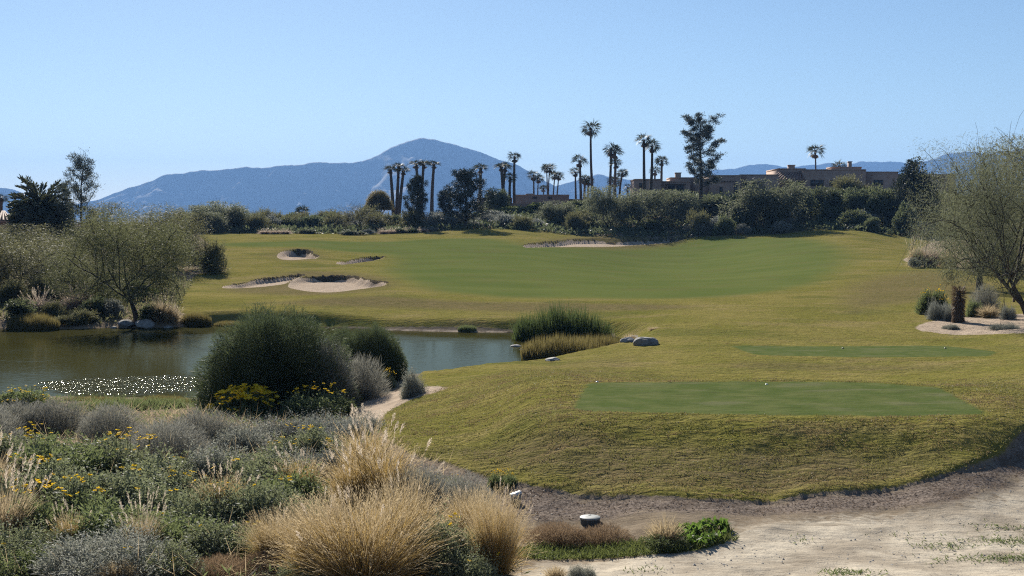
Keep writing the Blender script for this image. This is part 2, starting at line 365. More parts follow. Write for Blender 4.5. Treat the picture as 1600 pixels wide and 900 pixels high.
# one ground sheet: a disc of rings around the photographer, finer where it is seen large
rr = [1.2]
while rr[-1] < 9000:
    r_ = rr[-1]; rr.append(r_ * (1.05 if r_ < 12.5 else 1.0045 if r_ < 60 else 1.0032 if 74 < r_ < 145 else 1.006 if r_ < 230 else 1.03 if r_ < 1500 else 1.12))
rr = np.array(rr)
fine = np.arange(-.47, .4701, .0016)
aa = np.concatenate([fine, np.linspace(.47, 2 * math.pi - .47, 50)[1:-1]])
RR, AA = np.meshgrid(rr, aa, indexing='ij'); GX, GY = (RR * np.sin(AA)).ravel(), (RR * np.cos(AA)).ravel()
GZ = height(GX, GY)
nr, na = RR.shape
sdv = lambda poly, mg=8.: sd_poly(GX, GY, poly, margin=mg)
soft = lambda s, wd: np.clip(.5 + s / (2 * wd), 0, 1)
wn_ = np.clip(np.hypot(GX, GY) / 90, .25, 1.6)
s_pond = sdv(POND)
z_rough = soft(sdv(ROUGH), .5 * wn_); z_green = soft(sdv(GREEN, 14.), 3.6 * wn_)
z_tee = np.maximum(soft(sdv(TEE1), .3), soft(sdv(TEE2), .4))
z_brown = np.zeros(len(GX))
for p_, k_ in BROWNS: z_brown = np.maximum(z_brown, k_ * soft(sdv(p_), 2.6 * wn_))
z_mulch = soft(sdv(MULCH), .6); z_path = soft(sdv(PATH), .8); z_weed = soft(sdv(WEEDSTRIP), .25)
z_sand = np.zeros(len(GX))
for p_, D_ in BUNKERS: z_sand = np.maximum(z_sand, soft(sdv(p_) - .08, .16))
for p_, k_ in SANDS: z_sand = np.maximum(z_sand, k_ * soft(sdv(p_), .4))
z_shore_lip_shade = soft(s_pond + .3, .35)
for p_, D_ in BUNKERS:   # shade under the far lip, painted as a dark band
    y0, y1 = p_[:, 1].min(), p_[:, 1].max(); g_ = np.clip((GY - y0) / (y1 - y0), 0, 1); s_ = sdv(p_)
    z_lip_shade = smooth((s_ + .5) / .3) * smooth((.75 + .35 * noise2(GX * .6, GY * .5) - span_g(GX, GY, p_)[1]) / .4) * (s_ > -.5); z_shore_lip_shade = np.maximum(z_shore_lip_shade, z_lip_shade); z_sand = z_sand * (1 - z_lip_shade)
# turf lumps in the long rough and a cut lip where the turf ends
near = np.hypot(GX, GY) < 75
lump = np.zeros(len(GX)); i_ = np.nonzero(near & (z_rough > .5))[0]
lump[i_] = (.022 * fbm(GX[i_] * 2.2, GY[i_] * 2.8, 3) + .012 * noise2(GX[i_] * 6, GY[i_] * 6)) * (1 - z_tee[i_])
GZ = GZ + lump + .06 * smooth((z_rough - .35) / .3) * (np.hypot(GX, GY) < 60)
i_ = np.nonzero(near & (z_rough <= .5))[0]
GZ[i_] += .02 * fbm(GX[i_] * 1.7, GY[i_] * 1.7, 4)
vid = np.arange(nr * na).reshape(nr, na); nx = np.roll(vid, -1, 1)
faces = np.stack([vid[:-1], vid[1:], nx[1:], nx[:-1]], -1).reshape(-1, 4)
cen = len(GX)
tri = np.stack([np.full(na, cen), vid[0], nx[0]], -1)

# ground material
m, nt = mat_new('ground'); g = NT(nt)
a1 = g.n('ShaderNodeAttribute', attribute_name='zone_a'); a2 = g.n('ShaderNodeAttribute', attribute_name='zone_b')
s1 = g.n('ShaderNodeSeparateColor'); g.l(a1.outputs['Color'], s1.inputs[0]); s2 = g.n('ShaderNodeSeparateColor'); g.l(a2.outputs['Color'], s2.inputs[0])
pos = g.n('ShaderNodeNewGeometry').outputs['Position']
nf = g.noise(pos, 9, 5, .6); nm = g.noise(pos, 1.6, 5, .6); nl = g.noise(pos, .22, 4, .55); nff = g.noise(pos, 40, 4, .65)
streak = g.noise(g.mapping(pos, (.5, 1.6, 1)), 3.2, 4, .6, .6)
def thr(z, amt=.5, lo=.4, hi=.6):
    j = g.math('MULTIPLY_ADD', g.math('SUBTRACT', g.math('ADD', g.math('MULTIPLY', nf, .5), g.math('MULTIPLY', nm, .5)), .5), amt * 2, z)
    return g.ramp(j, lo, hi)
dirt = g.mix(g.ramp(nm, .35, .65), (.24, .19, .135), (.155, .12, .085)); dirt = g.mix(g.ramp(nff, .4, .75), dirt, (.27, .22, .16))
path = g.mix(g.ramp(g.noise(pos, .8, 6, .65), .36, .64), (.52, .455, .355), (.33, .28, .215))
path = g.mix(g.math('MULTIPLY', g.ramp(nff, .52, .72), .5), path, (.18, .15, .115)); path = g.mix(g.math('MULTIPLY', g.ramp(g.noise(pos, 90, 2), .6, .75), .5), path, (.56, .49, .40))
lawn = g.mix(g.ramp(g.math('MULTIPLY_ADD', nl, .6, g.math('MULTIPLY', nm, .4)), .36, .64), (.158, .150, .038), (.222, .188, .062))
lawn = g.mix(g.math('MULTIPLY', g.ramp(g.noise(g.mapping(pos, (.5, 1, 1)), .33, 5, .65), .51, .66), .8), lawn, (.235, .19, .08)); lawn = g.mix(g.math('MULTIPLY', g.ramp(g.noise(g.mapping(pos, (.6, 1, 1)), .21, 5, .6), .50, .66), .55), lawn, (.095, .108, .030))
lawn = g.mix(g.math('MULTIPLY', g.ramp(streak, .5, .72), .5), lawn, (.15, .10, .05))
brown = g.mix(g.ramp(streak, .35, .65), (.175, .132, .075), (.118, .105, .044))
lawn = g.mix(g.math('MULTIPLY', thr(s2.outputs[0], .5, .25, .85), .8), lawn, brown)
green = g.mix(g.ramp(g.noise(g.mapping(pos, (.4, .6, 1)), .3, 5, .6), .3, .7), (.092, .117, .034), (.118, .136, .043))
green = g.mix(g.math('MULTIPLY', g.ramp(nl, .5, .7), .45), green, (.12, .115, .045))
tee = g.mix(g.ramp(nm, .35, .7), (.080, .106, .034), (.116, .132, .050)); tee = g.mix(g.math('MULTIPLY', g.ramp(g.noise(g.mapping(pos, (.4, 1.2, 1)), 1.4, 5, .6), .52, .68), .4), tee, (.18, .165, .105)); tee = g.mix(g.math('MULTIPLY', g.ramp(streak, .55, .7), .4), tee, (.06, .07, .03))
mulch = g.mix(g.ramp(g.noise(g.mapping(pos, (1, .6, 1)), 26, 5, .7), .35, .66), (.095, .075, .062), (.27, .22, .18)); mulch = g.mix(g.ramp(nm, .5, .75), mulch, (.12, .092, .07))
sand = g.mix(g.ramp(nm, .3, .7), (.46, .37, .285), (.36, .285, .215))
weed = g.mix(g.ramp(nf, .35, .65), (.10, .115, .03), (.17, .15, .06))
shore = g.mix(g.ramp(nf, .35, .7), (.055, .045, .033), (.12, .10, .07))  # wet pond edge; the same dark tone paints shade under bunker lips
path = g.mix(g.math('MULTIPLY', g.ramp(g.noise(g.mapping(pos, (.35, 1, 1)), 1.5, 5, .7), .54, .68), .6), path, (.19, .155, .115)); path = g.mix(g.math('MULTIPLY', g.ramp(g.noise(g.mapping(pos, (.6, 1.4, 1)), 5, 4, .7), .58, .68), .55), path, (.16, .13, .10))
col = g.mix(thr(s2.outputs[2], .7, .35, .65), dirt, path)
col = g.mix(thr(a1.outputs['Alpha'], .4), col, weed)
col = g.mix(thr(s2.outputs[1], .6, .35, .65), col, mulch)
f_rough = thr(s1.outputs[0], .3); col = g.mix(f_rough, col, lawn)
f_green = g.math('MULTIPLY', g.ramp(g.math('MULTIPLY_ADD', g.math('SUBTRACT', nl, .5), .5, s1.outputs[1]), .25, .75), f_rough); col = g.mix(f_green, col, green)
f_tee = thr(s1.outputs[2], .28, .36, .64); col = g.mix(f_tee, col, tee)
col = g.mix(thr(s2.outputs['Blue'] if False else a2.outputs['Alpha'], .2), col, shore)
f_sand = thr(g.n('ShaderNodeAttribute', attribute_name='zone_sand').outputs['Fac'], .3); col = g.mix(f_sand, col, sand)
bs = g.n('ShaderNodeBsdfPrincipled'); g.l(col, bs.inputs['Base Color']); bs.inputs['Roughness'].default_value = .95; bs.inputs['Specular IOR Level'].default_value = 0
b1 = g.n('ShaderNodeBump'); b1.inputs['Distance'].default_value = .14
hgt = g.math('ADD', g.math('MULTIPLY', streak, .9), g.math('MULTIPLY', nf, .55)); g.l(hgt, b1.inputs['Height'])
g.l(g.math('MULTIPLY_ADD', g.math('SUBTRACT', f_rough, g.math('MAXIMUM', f_green, f_tee), clamp=True), .75, .22), b1.inputs['Strength'])
b2 = g.n('ShaderNodeBump'); b2.inputs['Distance'].default_value = .02; b2.inputs['Strength'].default_value = .5; g.l(nff, b2.inputs['Height']); g.l(b1.outputs[0], b2.inputs['Normal'])
g.l(b2.outputs[0], bs.inputs['Normal']); g.out(bs.outputs[0])
gm = nmesh('ground', np.concatenate([np.stack([GX, GY, GZ], 1), [[0, 0, height([0], [.5])[0]]]]), [faces[:, ::-1], tri], m, True)
def fattr(name, r, gg, b, a):
    at_ = gm.attributes.new(name, 'FLOAT_COLOR', 'POINT')
    at_.data.foreach_set('color', np.stack([np.append(x, 0) for x in (r, gg, b, a)], 1).astype(np.float32).ravel())
fattr('zone_a', z_rough, z_green, z_tee, z_weed); fattr('zone_b', z_brown, z_mulch, z_path, z_shore_lip_shade)
as_ = gm.attributes.new('zone_sand', 'FLOAT', 'POINT'); as_.data.foreach_set('value', np.append(z_sand, 0).astype(np.float32))
tag(link('ground', gm), kind='structure')

# water
m, nt = mat_new('water'); g = NT(nt); pos = g.n('ShaderNodeNewGeometry').outputs['Position']
gc = on_level(215, 601)
sp = g.n('ShaderNodeSeparateXYZ'); g.l(pos, sp.inputs[0])
ex = g.math('DIVIDE', g.math('SUBTRACT', sp.outputs[0], float(gc[0])), 3.6); ey = g.math('DIVIDE', g.math('SUBTRACT', sp.outputs[1], float(gc[1])), 2.7)
el = g.math('ADD', g.math('MULTIPLY', ex, ex), g.math('MULTIPLY', ey, ey))
ruf = g.ramp(g.math('ADD', el, g.math('MULTIPLY', g.math('SUBTRACT', g.noise(pos, .9, 3), .5), 1.2)), 1.05, .7)
slow = g.ramp(g.noise(g.mapping(pos, (.10, .22, 1)), 1, 3), .5, .68)
rip = g.noise(g.mapping(pos, (1, 2.2, 1)), 2.6, 3, .5); chop = g.noise(g.mapping(pos, (5, 1.9, 1)), 1, 2.5, .6)
b1 = g.n('ShaderNodeBump'); b1.inputs['Distance'].default_value = .05; g.l(rip, b1.inputs['Height']); g.l(g.math('MULTIPLY_ADD', slow, .14, .09), b1.inputs['Strength'])
b2 = g.n('ShaderNodeBump'); b2.inputs['Distance'].default_value = .185; g.l(chop, b2.inputs['Height']); g.l(ruf, b2.inputs['Strength']); g.l(b1.outputs[0], b2.inputs['Normal'])
df = g.n('ShaderNodeBsdfDiffuse'); df.inputs[0].default_value = (.036, .034, .010, 1); gl = g.n('ShaderNodeBsdfGlossy'); gl.inputs['Roughness'].default_value = .05; gl.inputs[0].default_value = (.74, .76, .64, 1)
fr = g.n('ShaderNodeFresnel'); fr.inputs[0].default_value = 1.33
for nd in (gl, fr): g.l(b2.outputs[0], nd.inputs['Normal'])
mx = g.n('ShaderNodeMixShader'); g.l(g.math('MULTIPLY', fr.outputs[0], .52), mx.inputs[0]); g.l(df.outputs[0], mx.inputs[1]); g.l(gl.outputs[0], mx.inputs[2]); g.out(mx.outputs[0])
lo, hi = POND.min(0) - 1, POND.max(0) + 1
mb = MB(); mb.add([(lo[0], lo[1], W_LEVEL), (hi[0], lo[1], W_LEVEL), (hi[0], hi[1], W_LEVEL), (lo[0], hi[1], W_LEVEL)], [(0, 1, 2, 3)])
tag(link('water', mb.build('water', m)), kind='structure')

# ------------------------------------------------------------------ mountains
mm = plain('mountain', (.16, .14, .115), (.10, .09, .075), .004, .95, 0)
def ridge(name, prof, D, depth, seed, rough=.05, floor=-30):
    us = np.linspace(prof[0][0], prof[-1][0], 520)
    vv = np.interp(us, [p[0] for p in prof], [p[1] for p in prof])
    k = np.exp(-np.linspace(-2, 2, 9) ** 2); vv = np.convolve(np.pad(vv, 4, 'edge'), k / k.sum(), 'valid')
    X = (us - 800) / FPX * D; Z = H_CAM + (345 - vv) / FPX * D
    t = np.concatenate([np.linspace(0, 1, 70), 1 + np.linspace(0, 1, 25)[1:]])
    Z = Z + 7 * fbm(X / 130 + seed, X * 0 + seed, 4, .6)
    T, XX = np.meshgrid(t, X, indexing='ij'); ZZ = np.broadcast_to(Z, T.shape)
    prof_t = np.where(T <= 1, T ** 1.25, np.clip(1 - (T - 1) * 1.1, 0, 1))
    dz_ = depth * np.clip(Z / Z.max(), .12, 1)[None]; YY = D - dz_ + dz_ * T
    wx = XX + 90 * noise2(XX / 300 + seed, T * 2.2) + 120 * (1 - T) * noise2(XX / 700 + seed * 3, T * .8)
    rn = 1 - 2 * np.abs(noise2(wx / 330 + seed, T * .7 + seed)); rn2 = 1 - 2 * np.abs(noise2(wx / 120 + seed + T, T * 1.6)); rn3 = fbm(wx / 55, T * 7 + seed, 4)
    amp = ZZ * np.clip((1.02 - T) * 2.2, 0, 1) * np.clip(T * 4, 0, 1)
    hh = prof_t * ZZ + amp * (.06 * rn + .05 * rn2 + .035 * rn3) - amp * .07 + rough * rn3 * 18 * (np.abs(T - 1) < .3)
    n0, n1 = T.shape; vid = np.arange(n0 * n1).reshape(n0, n1)
    f = np.stack([vid[:-1, :-1], vid[:-1, 1:], vid[1:, 1:], vid[1:, :-1]], -1).reshape(-1, 4)
    me = nmesh(name, np.stack([XX.ravel(), YY.ravel(), np.maximum(hh, floor).ravel()], 1), [f], mm, True)
    return tag(link(name, me), kind='structure')
ridge('mountain', [(-700, 330), (-400, 300), (-150, 280), (-40, 290), (0, 293), (25, 297), (60, 312), (110, 322), (150, 314), (180, 302), (215, 290), (260, 275), (300, 268), (345, 265), (380, 262), (410, 262), (450, 258), (475, 257), (500, 253), (540, 256), (562, 253), (590, 243), (620, 227), (645, 219), (660, 216), (680, 219), (700, 224), (730, 232), (760, 242), (790, 252), (812, 259), (830, 269), (850, 283), (870, 293), (900, 302), (960, 312), (1040, 325), (1200, 345)], 6500, 830, 3)
ridge('mountain', [(800, 330), (840, 302), (870, 290), (905, 281), (925, 275), (940, 273), (960, 277), (985, 281), (1020, 290), (1060, 300), (1150, 330)], 7200, 500, 11)
ridge('mountain', [(1040, 300), (1090, 272), (1115, 267), (1150, 262), (1180, 258), (1200, 256), (1225, 262), (1255, 259), (1290, 255), (1320, 257), (1345, 254), (1385, 252), (1420, 256), (1455, 249), (1480, 241), (1505, 237), (1540, 241), (1570, 238), (1600, 232), (1660, 226), (1750, 235), (1900, 250), (2100, 300)], 7900, 800, 23)

# haze: one even box of air around everything
m, nt = mat_new('haze'); g = NT(nt)
vs = g.n('ShaderNodeVolumePrincipled'); vs.inputs['Color'].default_value = (.26, .51, 1, 1); vs.inputs['Density'].default_value = 1.0e-4; vs.inputs['Anisotropy'].default_value = .1
o_ = g.n('ShaderNodeOutputMaterial'); g.l(vs.outputs[0], o_.inputs['Volume'])
mb = MB(); mb.box(-10400, 10400, -10400, 10400, -45, 500)
tag(link('haze', mb.build('haze', m)), kind='stuff')

# ------------------------------------------------------------------ plant builders: each returns {part: mesh}, about real size, base at the origin
def fit(parts, wd, ht):
    """scale a plant so that its leafy part is wd wide and ht tall"""
    return parts, wd, ht
def tree_parts(seed, leafmat, barkmat='bark', h=5.5, wd=6, trunk_h=.9, mains=5, lean=0, n_leaf=16000, ll=.26, lw=.028, droop=.25, up=.5, tr=.13, spread=1.0, bare=0, flat=.75, sig=.28, stems=1):
    rng = np.random.default_rng(seed); mb = MB(); tips = []; T2 = []
    def branch(p, d, L, r, lvl):
        n = 5; q = [p]; rad = [r]; d = unit(d)
        for i in range(n):
            d = unit(d + rng.normal(size=3) * .16 + np.array([0, 0, .06 if lvl < 2 else -droop * .12])); q.append(q[-1] + d * L / n); rad.append(r * (1 - .62 * (i + 1) / n))
        mb.tube(q, rad, 6 if lvl < 2 else 4, False)
        if lvl >= 1: (tips if lvl >= 2 else T2).append((np.array(q), d))
        if lvl < 3:
            for i in range((mains if lvl == 0 else 5) if lvl < 2 else 4):
                k = rng.uniform(.35, 1) if lvl else rng.uniform(.75, 1); j = min(int(k * n), n - 1); f = k * n - j
                pp = q[j] * (1 - f) + q[j + 1] * f; dd = rdir(rng, 1)[0]
                if lvl == 0: a = 2 * math.pi * (i + rng.uniform(-.3, .3)) / mains; dd = np.array([math.cos(a), math.sin(a), 0]) * spread * rng.uniform(.6, 1.3) + [0, 0, up * rng.uniform(.8, 1.5)]
                else: dd = d * .75 + dd * .75 + [0, 0, .12]
                branch(pp, dd, L * (rng.uniform(.5, .75) if lvl else rng.uniform(.45, .65) * h / trunk_h * .75), max(r * (1 - .62 * k) * .72, .012), lvl + 1)
    for s_ in range(stems):
        a = rng.uniform(0, 6.28); l0 = .35 if stems > 1 else .08
        branch(np.array([math.cos(a), math.sin(a), 0]) * (.12 if stems > 1 else 0), np.array([lean + math.cos(a) * l0, math.sin(a) * l0, 1]), trunk_h * rng.uniform(.85, 1.15), tr, 0)
    nt = len(tips); per = rng.multinomial(n_leaf, np.full(nt, 1 / nt) * 1.0)
    P, D = [], []
    for (q, d), k in zip(tips, per):
        if bare and q[-1][2] > np.max([t[0][-1][2] for t in tips]) * (1 - bare): k = k // 8
        t = rng.uniform(.1, 1.15, k) * (len(q) - 1); i = np.minimum(t.astype(int), len(q) - 2); f = (t - i)[:, None]
        P.append(q[i] * (1 - f) + q[i + 1] * f + rng.normal(size=(k, 3)) * sig); D.append(np.broadcast_to(d, (k, 3)) * .6 + rdir(rng, k) * .8 + [0, 0, -droop])
    P, D = np.concatenate(P), np.concatenate(D)
    P[:, 2] = np.maximum(P[:, 2], .25 * trunk_h + rng.uniform(0, .3, len(P)))
    c0, s0 = np.median(P, 0), np.percentile(P, 97, axis=0) - np.percentile(P, 3, axis=0); ok = (np.abs((P - c0) / s0) < [.57, .57, .57]).all(1); P, D = P[ok], D[ok]
    allv = np.concatenate(mb.v); lo, hi = np.percentile(P, 1, axis=0), np.percentile(P, 99, axis=0)
    S = np.array([wd / (hi[0] - lo[0]), wd / (hi[1] - lo[1]), h / hi[2]])
    mb.v = [v * S for v in mb.v]
    lb = MB(); leaves(lb, P * S, D, ll * rng.uniform(.6, 1.3, len(P)), lw * rng.uniform(.7, 1.3, len(P)), rng)
    return dict(trunk=mb.build('trunk', M[barkmat], True), crown=lb.build('crown', M[leafmat]))
def bush_parts(seed, leafmat, h=3, wd=3, n=7000, ll=.16, lw=.09, lumps=26, lump_r=.3, up=.3, low=.05, shell=.55, name='foliage', stems=0, stemmat='twig', wild=0):
    rng = np.random.default_rng(seed); lb = MB()
    a = rng.uniform(0, 6.28, lumps); z = rng.uniform(low, 1, lumps) ** .8; rad = np.sqrt(np.clip(1 - (z * .95) ** 2.2, .03, 1)) * rng.uniform(.45, 1, lumps)
    C = np.stack([np.cos(a) * rad, np.sin(a) * rad, z], 1); lr = lump_r * rng.uniform(.55, 1.3, lumps)
    k = rng.choice(lumps, n, p=lr ** 2 / (lr ** 2).sum()); d = rdir(rng, n); rr_ = lr[k] * rng.uniform(0, 1, n) ** (1 - shell)
    P = C[k] * [1 - lump_r * .6, 1 - lump_r * .6, 1 - lump_r * .8] + d * rr_[:, None] * [1, 1, .85]
    P = P * [wd / 2, wd / 2, h]; P[:, 2] = np.abs(P[:, 2])
    D = d + rdir(rng, n) * .7 + [0, 0, up]
    leaves(lb, P, D, ll * rng.uniform(.6, 1.4, n), lw * rng.uniform(.6, 1.4, n), rng)
    if wild:
        w_ = rng.choice(n, wild); 
        sx = P[w_] * rng.uniform(1.0, 1.16, (wild, 1)); sd_ = unit(d[w_] + rdir(rng, wild) * .5 + [0, 0, .9]); leaves(lb, sx, sd_, ll * 2.6 * rng.uniform(.5, 1.3, wild), lw * .4, rng)
        for k in range(3): leaves(lb, sx + sd_ * ll * (.6 + k * .7), sd_ + rdir(rng, wild) * .9, ll * .8, lw * .9, rng)
    out = {name: lb.build(name, M[leafmat])}
    if stems:
        mb = MB()
        for i in range(stems):
            e = P[rng.integers(n)] * .85; m_ = e * [.5, .5, .35] + rng.normal(size=3) * .04; mb.tube([e * 0 + rng.normal(size=3) * [.06, .06, 0], m_, e], [.014, .011, .006], 4, False)
        out['stem'] = mb.build('stem', M[stemmat])
    return out
def brush_parts(seed, leafmat, h=2.8, wd=4.6, n=45000, ll=.32, lw=.016, fill=.5, up=.55):
    """dome of fine upright strokes"""
    rng = np.random.default_rng(seed); lb = MB(); d = rdir(rng, n); d[:, 2] = np.abs(d[:, 2])
    a = np.arctan2(d[:, 1], d[:, 0]); el = np.arcsin(d[:, 2]); wob = 1 + .07 * np.sin(a * 3 + seed) + .05 * np.sin(a * 7 + el * 6 + seed * 2) + .10 * noise2(a * 2.2 + 9, el * 4 + seed)
    r = rng.uniform(0, 1, n) ** fill * wob
    P = d * r[:, None] * [wd / 2, wd / 2, h]; D = d * [1, 1, .6] + rdir(rng, n) * .55 + [0, 0, up]
    leaves(lb, P * .93, D, ll * rng.uniform(.5, 1.4, n), lw, rng)
    return {'foliage': lb.build('foliage', M[leafmat])}
def sage_parts(seed, leafmat, h=.9, wd=1.7, n=15000, ll=.07, lw=.016, lobes=9, sprigs=420, stemmat='twig'):
    rng = np.random.default_rng(seed); lb = MB(); a = rng.uniform(0, 6.28, lobes); r = np.sqrt(rng.uniform(0, 1, lobes)) * .72
    C = np.stack([np.cos(a) * r, np.sin(a) * r, 0 * a], 1); hh = (1 - .55 * r ** 2) * rng.uniform(.6, 1.1, lobes); k = rng.integers(0, lobes, n)
    d = rdir(rng, n); d[:, 2] = np.abs(d[:, 2]); q = d * (rng.uniform(0, 1, n) ** .45)[:, None] * (1 + .3 * noise2(a[k] * 3 + d[:, 0] * 2.5, d[:, 1] * 2.5 + k)[:, None])
    P = (C[k] + q * [.48, .48, 0]) * [wd / 2, wd / 2, 0]; P[:, 2] = q[:, 2] * hh[k] * h
    leaves(lb, P, d * [1, 1, .7] + rdir(rng, n) * .9 + [0, 0, .4], ll * rng.uniform(.5, 1.5, n), lw * rng.uniform(.6, 1.4, n), rng)
    j = rng.choice(n, sprigs); sd_ = unit(d[j] * [.8, .8, .5] + rdir(rng, sprigs) * .4 + [0, 0, .9]); L = h * rng.uniform(.14, .42, sprigs); st = MB()
    leaves(st, P[j], sd_, L, .006, rng)
    for t in np.linspace(.15, 1, 8): leaves(lb, P[j] + sd_ * (L * t)[:, None], sd_ * .6 + rdir(rng, sprigs) * .9, ll * .8 * rng.uniform(.5, 1.2, sprigs), lw, rng)
    for i in range(26):
        e = P[rng.integers(n)] * [.95, .95, .9]; st.tube([rng.normal(size=3) * [.08, .08, 0], e * [.55, .55, .4] + rng.normal(size=3) * .04, e], [.012, .009, .004], 4, False)
    return {'foliage': lb.build('foliage', M[leafmat]), 'stem': st.build('stem', M[stemmat])}
def clump_parts(seed, blademat='gold', h=1.3, wd=1.6, n=1600, bw=.008, droop=.9, plumes=0, plumemat='plume', base=.14, plen=.20, tilt=.62, seedy=0):
    rng = np.random.default_rng(seed); mb = MB(); a = rng.uniform(0, 6.28, n); tl = np.abs(rng.normal(0, tilt, n)).clip(0, 1.35)
    P = np.stack([np.cos(a), np.sin(a), np.zeros(n)], 1) * (rng.uniform(0, 1, n) ** .5 * base * wd)[:, None]
    D = np.stack([np.cos(a) * np.sin(tl), np.sin(a) * np.sin(tl), np.cos(tl)], 1) + rng.normal(size=(n, 3)) * .2
    L = h * rng.uniform(.55, 1.12, n) * (1 - .12 * tl); blades(mb, P, D, L, bw * rng.uniform(.6, 1.3, n), droop * rng.uniform(.2, 1.1, n), rng)
    out = {'blade_tuft': mb.build('blade_tuft', M[blademat])}
    if seedy:
        sm = MB(); q, dd = blades(sm, P[:seedy], D[:seedy] + rng.normal(size=(seedy, 3)) * .12, h * rng.uniform(.8, 1.18, seedy), .005, .4 * rng.uniform(.2, 1.2, seedy), rng)
        for k in range(7): leaves(sm, q - dd * (.03 * k), dd + rdir(rng, seedy) * .5, .05, .008, rng)
        tw = MB()
        for k in range(16):
            a_ = rng.uniform(0, 6.28); d_ = unit(np.array([math.cos(a_), math.sin(a_), rng.uniform(.5, 1.6)])); L_ = h * rng.uniform(.6, 1.0); p_ = d_ * L_ * .5 + rng.normal(size=3) * .05
            tw.tube([(0, 0, .05), p_, p_ + unit(d_ + rng.normal(size=3) * .35) * L_ * .5], [.008, .006, .003], 4, False)
            tw.tube([p_, p_ + unit(d_ + rng.normal(size=3) * .6) * L_ * .35], [.005, .002], 3, False)
        out['dead_stem'] = tw.build('dead_stem', M['bark'])
        out['seed_stalk'] = sm.build('seed_stalk', M['straw'])
    if plumes:
        pm = MB(); k = plumes; a = rng.uniform(0, 6.28, k); tl = np.abs(rng.normal(0, .42, k)).clip(0, .95)
        P = np.stack([np.cos(a), np.sin(a), 0 * a], 1) * .05; D = np.stack([np.cos(a) * np.sin(tl), np.sin(a) * np.sin(tl), np.cos(tl)], 1) + rng.normal(size=(k, 3)) * .06
        tip, dd = blades(pm, P, D, h * rng.uniform(.85, 1.2, k), .005, .35, rng)
        for t, d in zip(tip, dd):
            d = unit(d * .6 + [0, 0, .5]); m_ = 46; s = rng.uniform(0, 1, m_); env = np.sin(np.clip(s * .93 + .07, 0, 1) * math.pi) ** .6
            leaves(pm, t + d * (s * plen)[:, None], d * .9 + rdir(rng, m_) * .55, .055 * env + .012, .007, rng)
        out['plume'] = pm.build('plume', M[plumemat])
    return out
def flowering(parts, seed, h, wd, heads=14, size=.055, stems=True, n_in=9):
    rng = np.random.default_rng(seed); mb = MB(); sm = MB()
    for i in range(heads):
        a = rng.uniform(0, 6.28); r = rng.uniform(0, .95) ** .6 * wd / 2; zz = h * math.sqrt(max(1 - (2 * r / wd) ** 2, .05)) * rng.uniform(.95, 1.15)
        c = np.array([math.cos(a) * r, math.sin(a) * r, zz + .06])
        sm.tube([c * [.9, .9, .6], c], [.005, .004], 3, False)
        for j in range(rng.integers(1, 5)):
            cc = c + rng.normal(size=3) * [.07, .07, .035]; k = n_in; b = np.arange(k) * 6.283 / k
            leaves(mb, np.tile(cc, (k, 1)), np.stack([np.cos(b), np.sin(b), .35 + np.cos(b + a * 5) * rng.uniform(.2, 1)], 1), size * rng.uniform(.8, 1.2), size * .55, rng)
    parts['blossom'] = mb.build('blossom', M['flower']); parts['flower_stem_foliage'] = sm.build('flower_stem_foliage', M['green'])
    return parts
def reed_parts(seed, mat, h=1.9, wd=5, dp=2.5, n=4000, bw=.022, taper=.35):
    rng = np.random.default_rng(seed); mb = MB(); a = rng.uniform(0, 6.28, n); r = np.sqrt(rng.uniform(0, 1, n))
    P = np.stack([np.cos(a) * r * wd / 2, np.sin(a) * r * dp / 2, 0 * a], 1)
    D = rng.normal(size=(n, 3)) * .10 + [0, 0, 1]; env = 1 - taper * r ** 3 + .16 * noise2(P[:, 0] * 1.3 + seed, P[:, 1] * 1.3)
    blades(mb, P, D, h * env * rng.uniform(.45, 1.12, n), bw * rng.uniform(.6, 1.3, n), .12 * rng.uniform(0, 2, n), rng)
    return {'blade_tuft': mb.build('blade_tuft', M[mat])}
def palm_crown(seed, n=34, L=1.0, lo=-.5, hi=1.45, dead=26, seg=8):
    """fan palm head with its origin at the top of the trunk, leaf length L"""
    rng = np.random.default_rng(seed); mb = MB(); dm = MB()
    def fan(b, d, pl, ll, wd_, half):
        d = unit(d); side = unit(np.cross(d, rdir(rng, 1)[0])); side = unit(side * [1, 1, .6] + 1e-6); side = unit(side - d * (side @ d)); nrm = np.cross(side, d); o = d * pl
        b.tube([d * .03, o], [.024 * L, .014 * L], 3, False)
        an = np.linspace(-half, half, seg) + rng.normal(size=seg) * .05; dd = unit(d * np.cos(an)[:, None] + side * np.sin(an)[:, None] + nrm * .25 * np.abs(np.sin(an))[:, None] + rng.normal(size=(seg, 3)) * .07)
        S = unit(np.cross(dd, nrm)); P0 = np.tile(o, (seg, 1)); m_ = P0 + dd * ll * .5; e = m_ + unit(dd + [0, 0, -.55]) * ll * .5
        v = np.stack([P0, m_ + S * wd_, e, m_ - S * wd_], 1).reshape(-1, 3); b.add(v, np.arange(seg * 4).reshape(seg, 4))
    for i in range(n):
        z = math.sin(lo) + (math.sin(min(hi, 1.5)) - math.sin(lo)) * (i + .5) / n; el = math.asin(z); a = i * 2.39996 + rng.uniform(-.25, .25)
        d = np.array([math.cos(a) * math.cos(el), math.sin(a) * math.cos(el), math.sin(el)]); k = rng.uniform(.8, 1.1) * (.85 if el > 1 else 1); fan(mb, d, L * .30 * k, L * .74 * k, .030 * L, .80)
    for i in range(dead):
        a = i * 2.4 + rng.uniform(-.3, .3); el = rng.uniform(-1.5, -1.15); d = np.array([math.cos(a) * math.cos(el), math.sin(a) * math.cos(el), math.sin(el)]); fan(dm, d, L * .3, L * .4, .05 * L, .8)
    out = dict(crown=mb.build('crown', M['palmleaf']))
    if dead: out['dead_frond_skirt'] = dm.build('dead_frond_skirt', M['deadpalm'])
    return out
